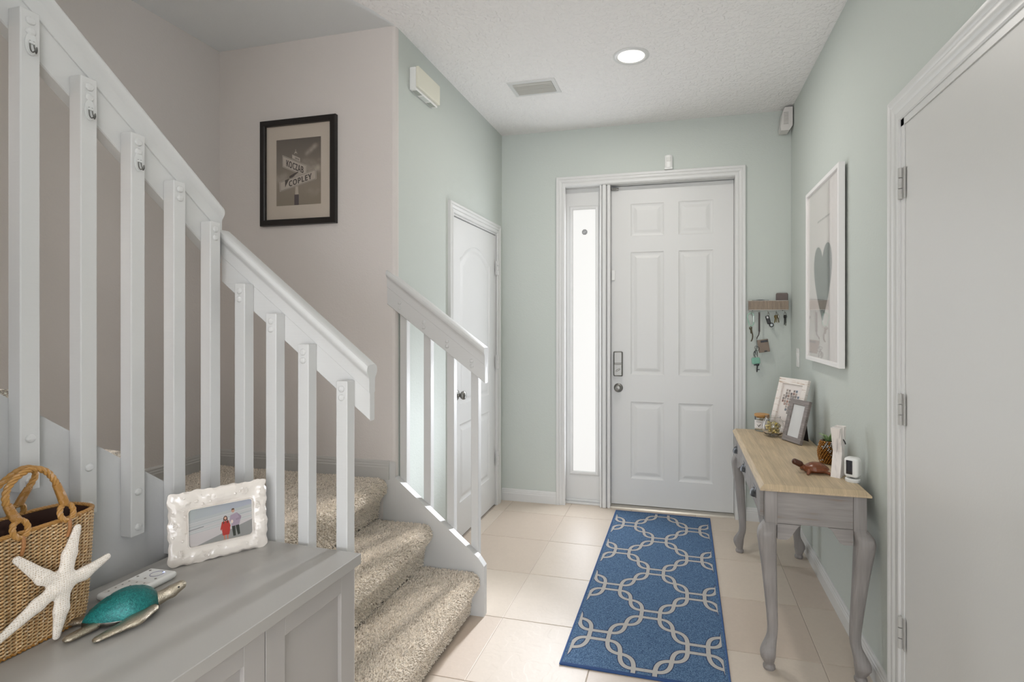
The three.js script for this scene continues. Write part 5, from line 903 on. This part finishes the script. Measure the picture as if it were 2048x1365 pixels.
  bunch('key_bunch', 'bunch of brass and silver house keys on the fourth hook', 3, [[0.058, 0.0125, -0.22, 0.5, -0.004, 0], [0.060, 0.012, 0.05, -0.3, 0.003, 0.004], [0.056, 0.0125, 0.25, 0.7, 0.006, 0.007], [0.052, 0.011, -0.05, 1.0, 0, 0.010]], [std('#a89766', 0.3, { metalness: 1 }), M.nickel, std('#8d8062', 0.35, { metalness: 1 })]);
  bunch('key_bunch', 'small bunch of dark keys on the last hook, nearest the corner', 4, [[0.07, 0.013, -0.06, 0.9, -0.002, 0], [0.075, 0.012, 0.04, 0.5, 0.002, 0.004], [0.06, 0.012, 0.12, 1.1, 0.003, 0.008]], [M.darkMetal, M.steel, M.darkMetal]);
}
// ---------- runner ----------
{
  const W = 0.664, L = 1.838, t = thing('rug', 'blue woven runner with a pale interlaced chain pattern in front of the door', 'rug', [-0.1425, 0, -3.036], -0.006);
  const PW = 740, PH = 2048, sx = PW / W, sy = PH / L;
  const tex = canvasTex(PW, PH, (c) => {
    c.fillStyle = '#2f4f80'; c.fillRect(0, 0, PW, PH); const r = rng(77);
    for (let y = 0; y < PH; y += 3) for (let x = 0; x < PW; x += 3) { const v = r(), k = (Math.floor(x / 3) + Math.floor(y / 3)) % 2; c.fillStyle = v < 0.36 ? '#6584a4' : v < 0.55 ? '#334f72' : k ? '#4d6d90' : '#3e5d80'; c.fillRect(x, y, 3, 3); }
    const P = 0.2135, Q = 0.2243, cx = W / 2 + 0.004, cy = (-3.475 + 3.036) + L / 2;
    const d = 0.043, e = 0.030, v = 0.043;
    const strands = (draw) => {
      for (let i = -3; i <= 3; i++) for (let j = -6; j <= 6; j++) {
        if ((i + j) % 2 === 0) continue;                                        // cells stand between the crossings
        const X = cx + i * P, Y = cy + j * Q;
        for (const [a, b] of [[1, 1], [1, -1], [-1, 1], [-1, -1]]) {
          const p = (x, y) => [(X + a * x) * sx, (Y + b * y) * sy], M0 = p(P / 2, Q / 2);
          c.beginPath(); c.moveTo(...p(P - d, 0)); c.lineTo(...p(P - d, v * 0.55));
          c.bezierCurveTo(...p(P - d, 0.088), ...p(0.148, 0.110), ...p(P / 2 - 0.001, Q / 2 + 0.001));
          c.bezierCurveTo(...p(P / 2 - 0.001, 0.152), ...p(0.094, Q - e), ...p(0.052, Q - e)); c.lineTo(...p(0, Q - e)); draw();
        }
      }
    };
    c.save(); c.beginPath(); c.rect(0.013 * sx, 0.016 * sy, (W - 0.026) * sx, (L - 0.018) * sy); c.clip();
    c.lineJoin = 'round';
    strands(() => { c.lineWidth = 0.0262 * sx; c.strokeStyle = '#1d2f55'; c.stroke(); });
    strands(() => { c.lineWidth = 0.0195 * sx; c.strokeStyle = '#bdb9b4'; c.stroke(); });
    c.restore();
    const im = c.getImageData(0, 0, PW, PH), dd = im.data;                        // woven speckle on the pale yarn
    for (let q = 0; q < dd.length; q += 4) { const px = (q / 4) % PW, py = Math.floor(q / 4 / PW), n = ((px % 4 < 2) === (py % 4 < 2) ? 8 : -10) + (r() - 0.5) * 20; dd[q] += n; dd[q + 1] += n; dd[q + 2] += n; }
    c.putImageData(im, 0, 0);
  });
  const weaveB = dataTex(128, (i, x, y) => 128 + 70 * Math.sin(x / 128 * Math.PI * 2 * 16) * Math.sin(y / 128 * Math.PI * 2 * 16) + (carpetN[y * 512 + x] * 60), false, 1); weaveB.repeat.set(12, 33);
  const g = new THREE.PlaneGeometry(W - 0.012, L, 12, 60).rotateX(-Math.PI / 2), p = g.attributes.position; for (let i = 0; i < p.count; i++) p.setY(i, 0.0062 + 0.0007 * Math.sin(p.getZ(i) * 9) * Math.sin(p.getX(i) * 7)); g.computeVertexNormals();
  part('weave', g, std('#ffffff', 0.92, { map: tex, bumpMap: weaveB, bumpScale: 0.0012 }), t, { uv: 'keep', label: 'flat woven blue and pale grey pile' });
  part('backing', span(-W / 2 + 0.004, W / 2 - 0.004, 0.0005, 0.0048, -L / 2, L / 2), std('#22314d', 0.95), t);
  for (const s of [-1, 1]) part('binding', turn(new THREE.CapsuleGeometry(0.0046, L - 0.006, 4, 8), Math.PI / 2, 0, 0, s * (W / 2 - 0.004), 0.0046, 0), std('#3f5f90', 0.9), t);
  part('hem', [rspan(-W / 2 + 0.002, W / 2 - 0.002, 0.0, 0.0075, L / 2 - 0.014, L / 2 + 0.001, 0.003, 3), rspan(-W / 2 + 0.002, W / 2 - 0.002, 0.0, 0.0075, -L / 2 - 0.001, -L / 2 + 0.014, 0.003, 3)], std('#2e4a78', 0.95), t);
}
// ---------- cable under the table ----------
lone('power_cable', 'black coiled power cable hanging behind the table against the green wall', 'cable', [tube([[0.706, 0.605, -2.62], [0.700, 0.545, -2.66], [0.702, 0.53, -2.74], [0.704, 0.56, -2.83], [0.706, 0.60, -2.90]], 0.003, 30, 6), tube([[0.700, 0.60, -2.68], [0.694, 0.552, -2.71], [0.697, 0.548, -2.79], [0.702, 0.570, -2.86], [0.704, 0.60, -2.93]], 0.003, 30, 6), tube([[0.697, 0.575, -2.70], [0.701, 0.54, -2.72], [0.704, 0.49, -2.725]], 0.0025, 14, 6)], M.black, { smooth: 1 });
renderer.render(scene, camera);
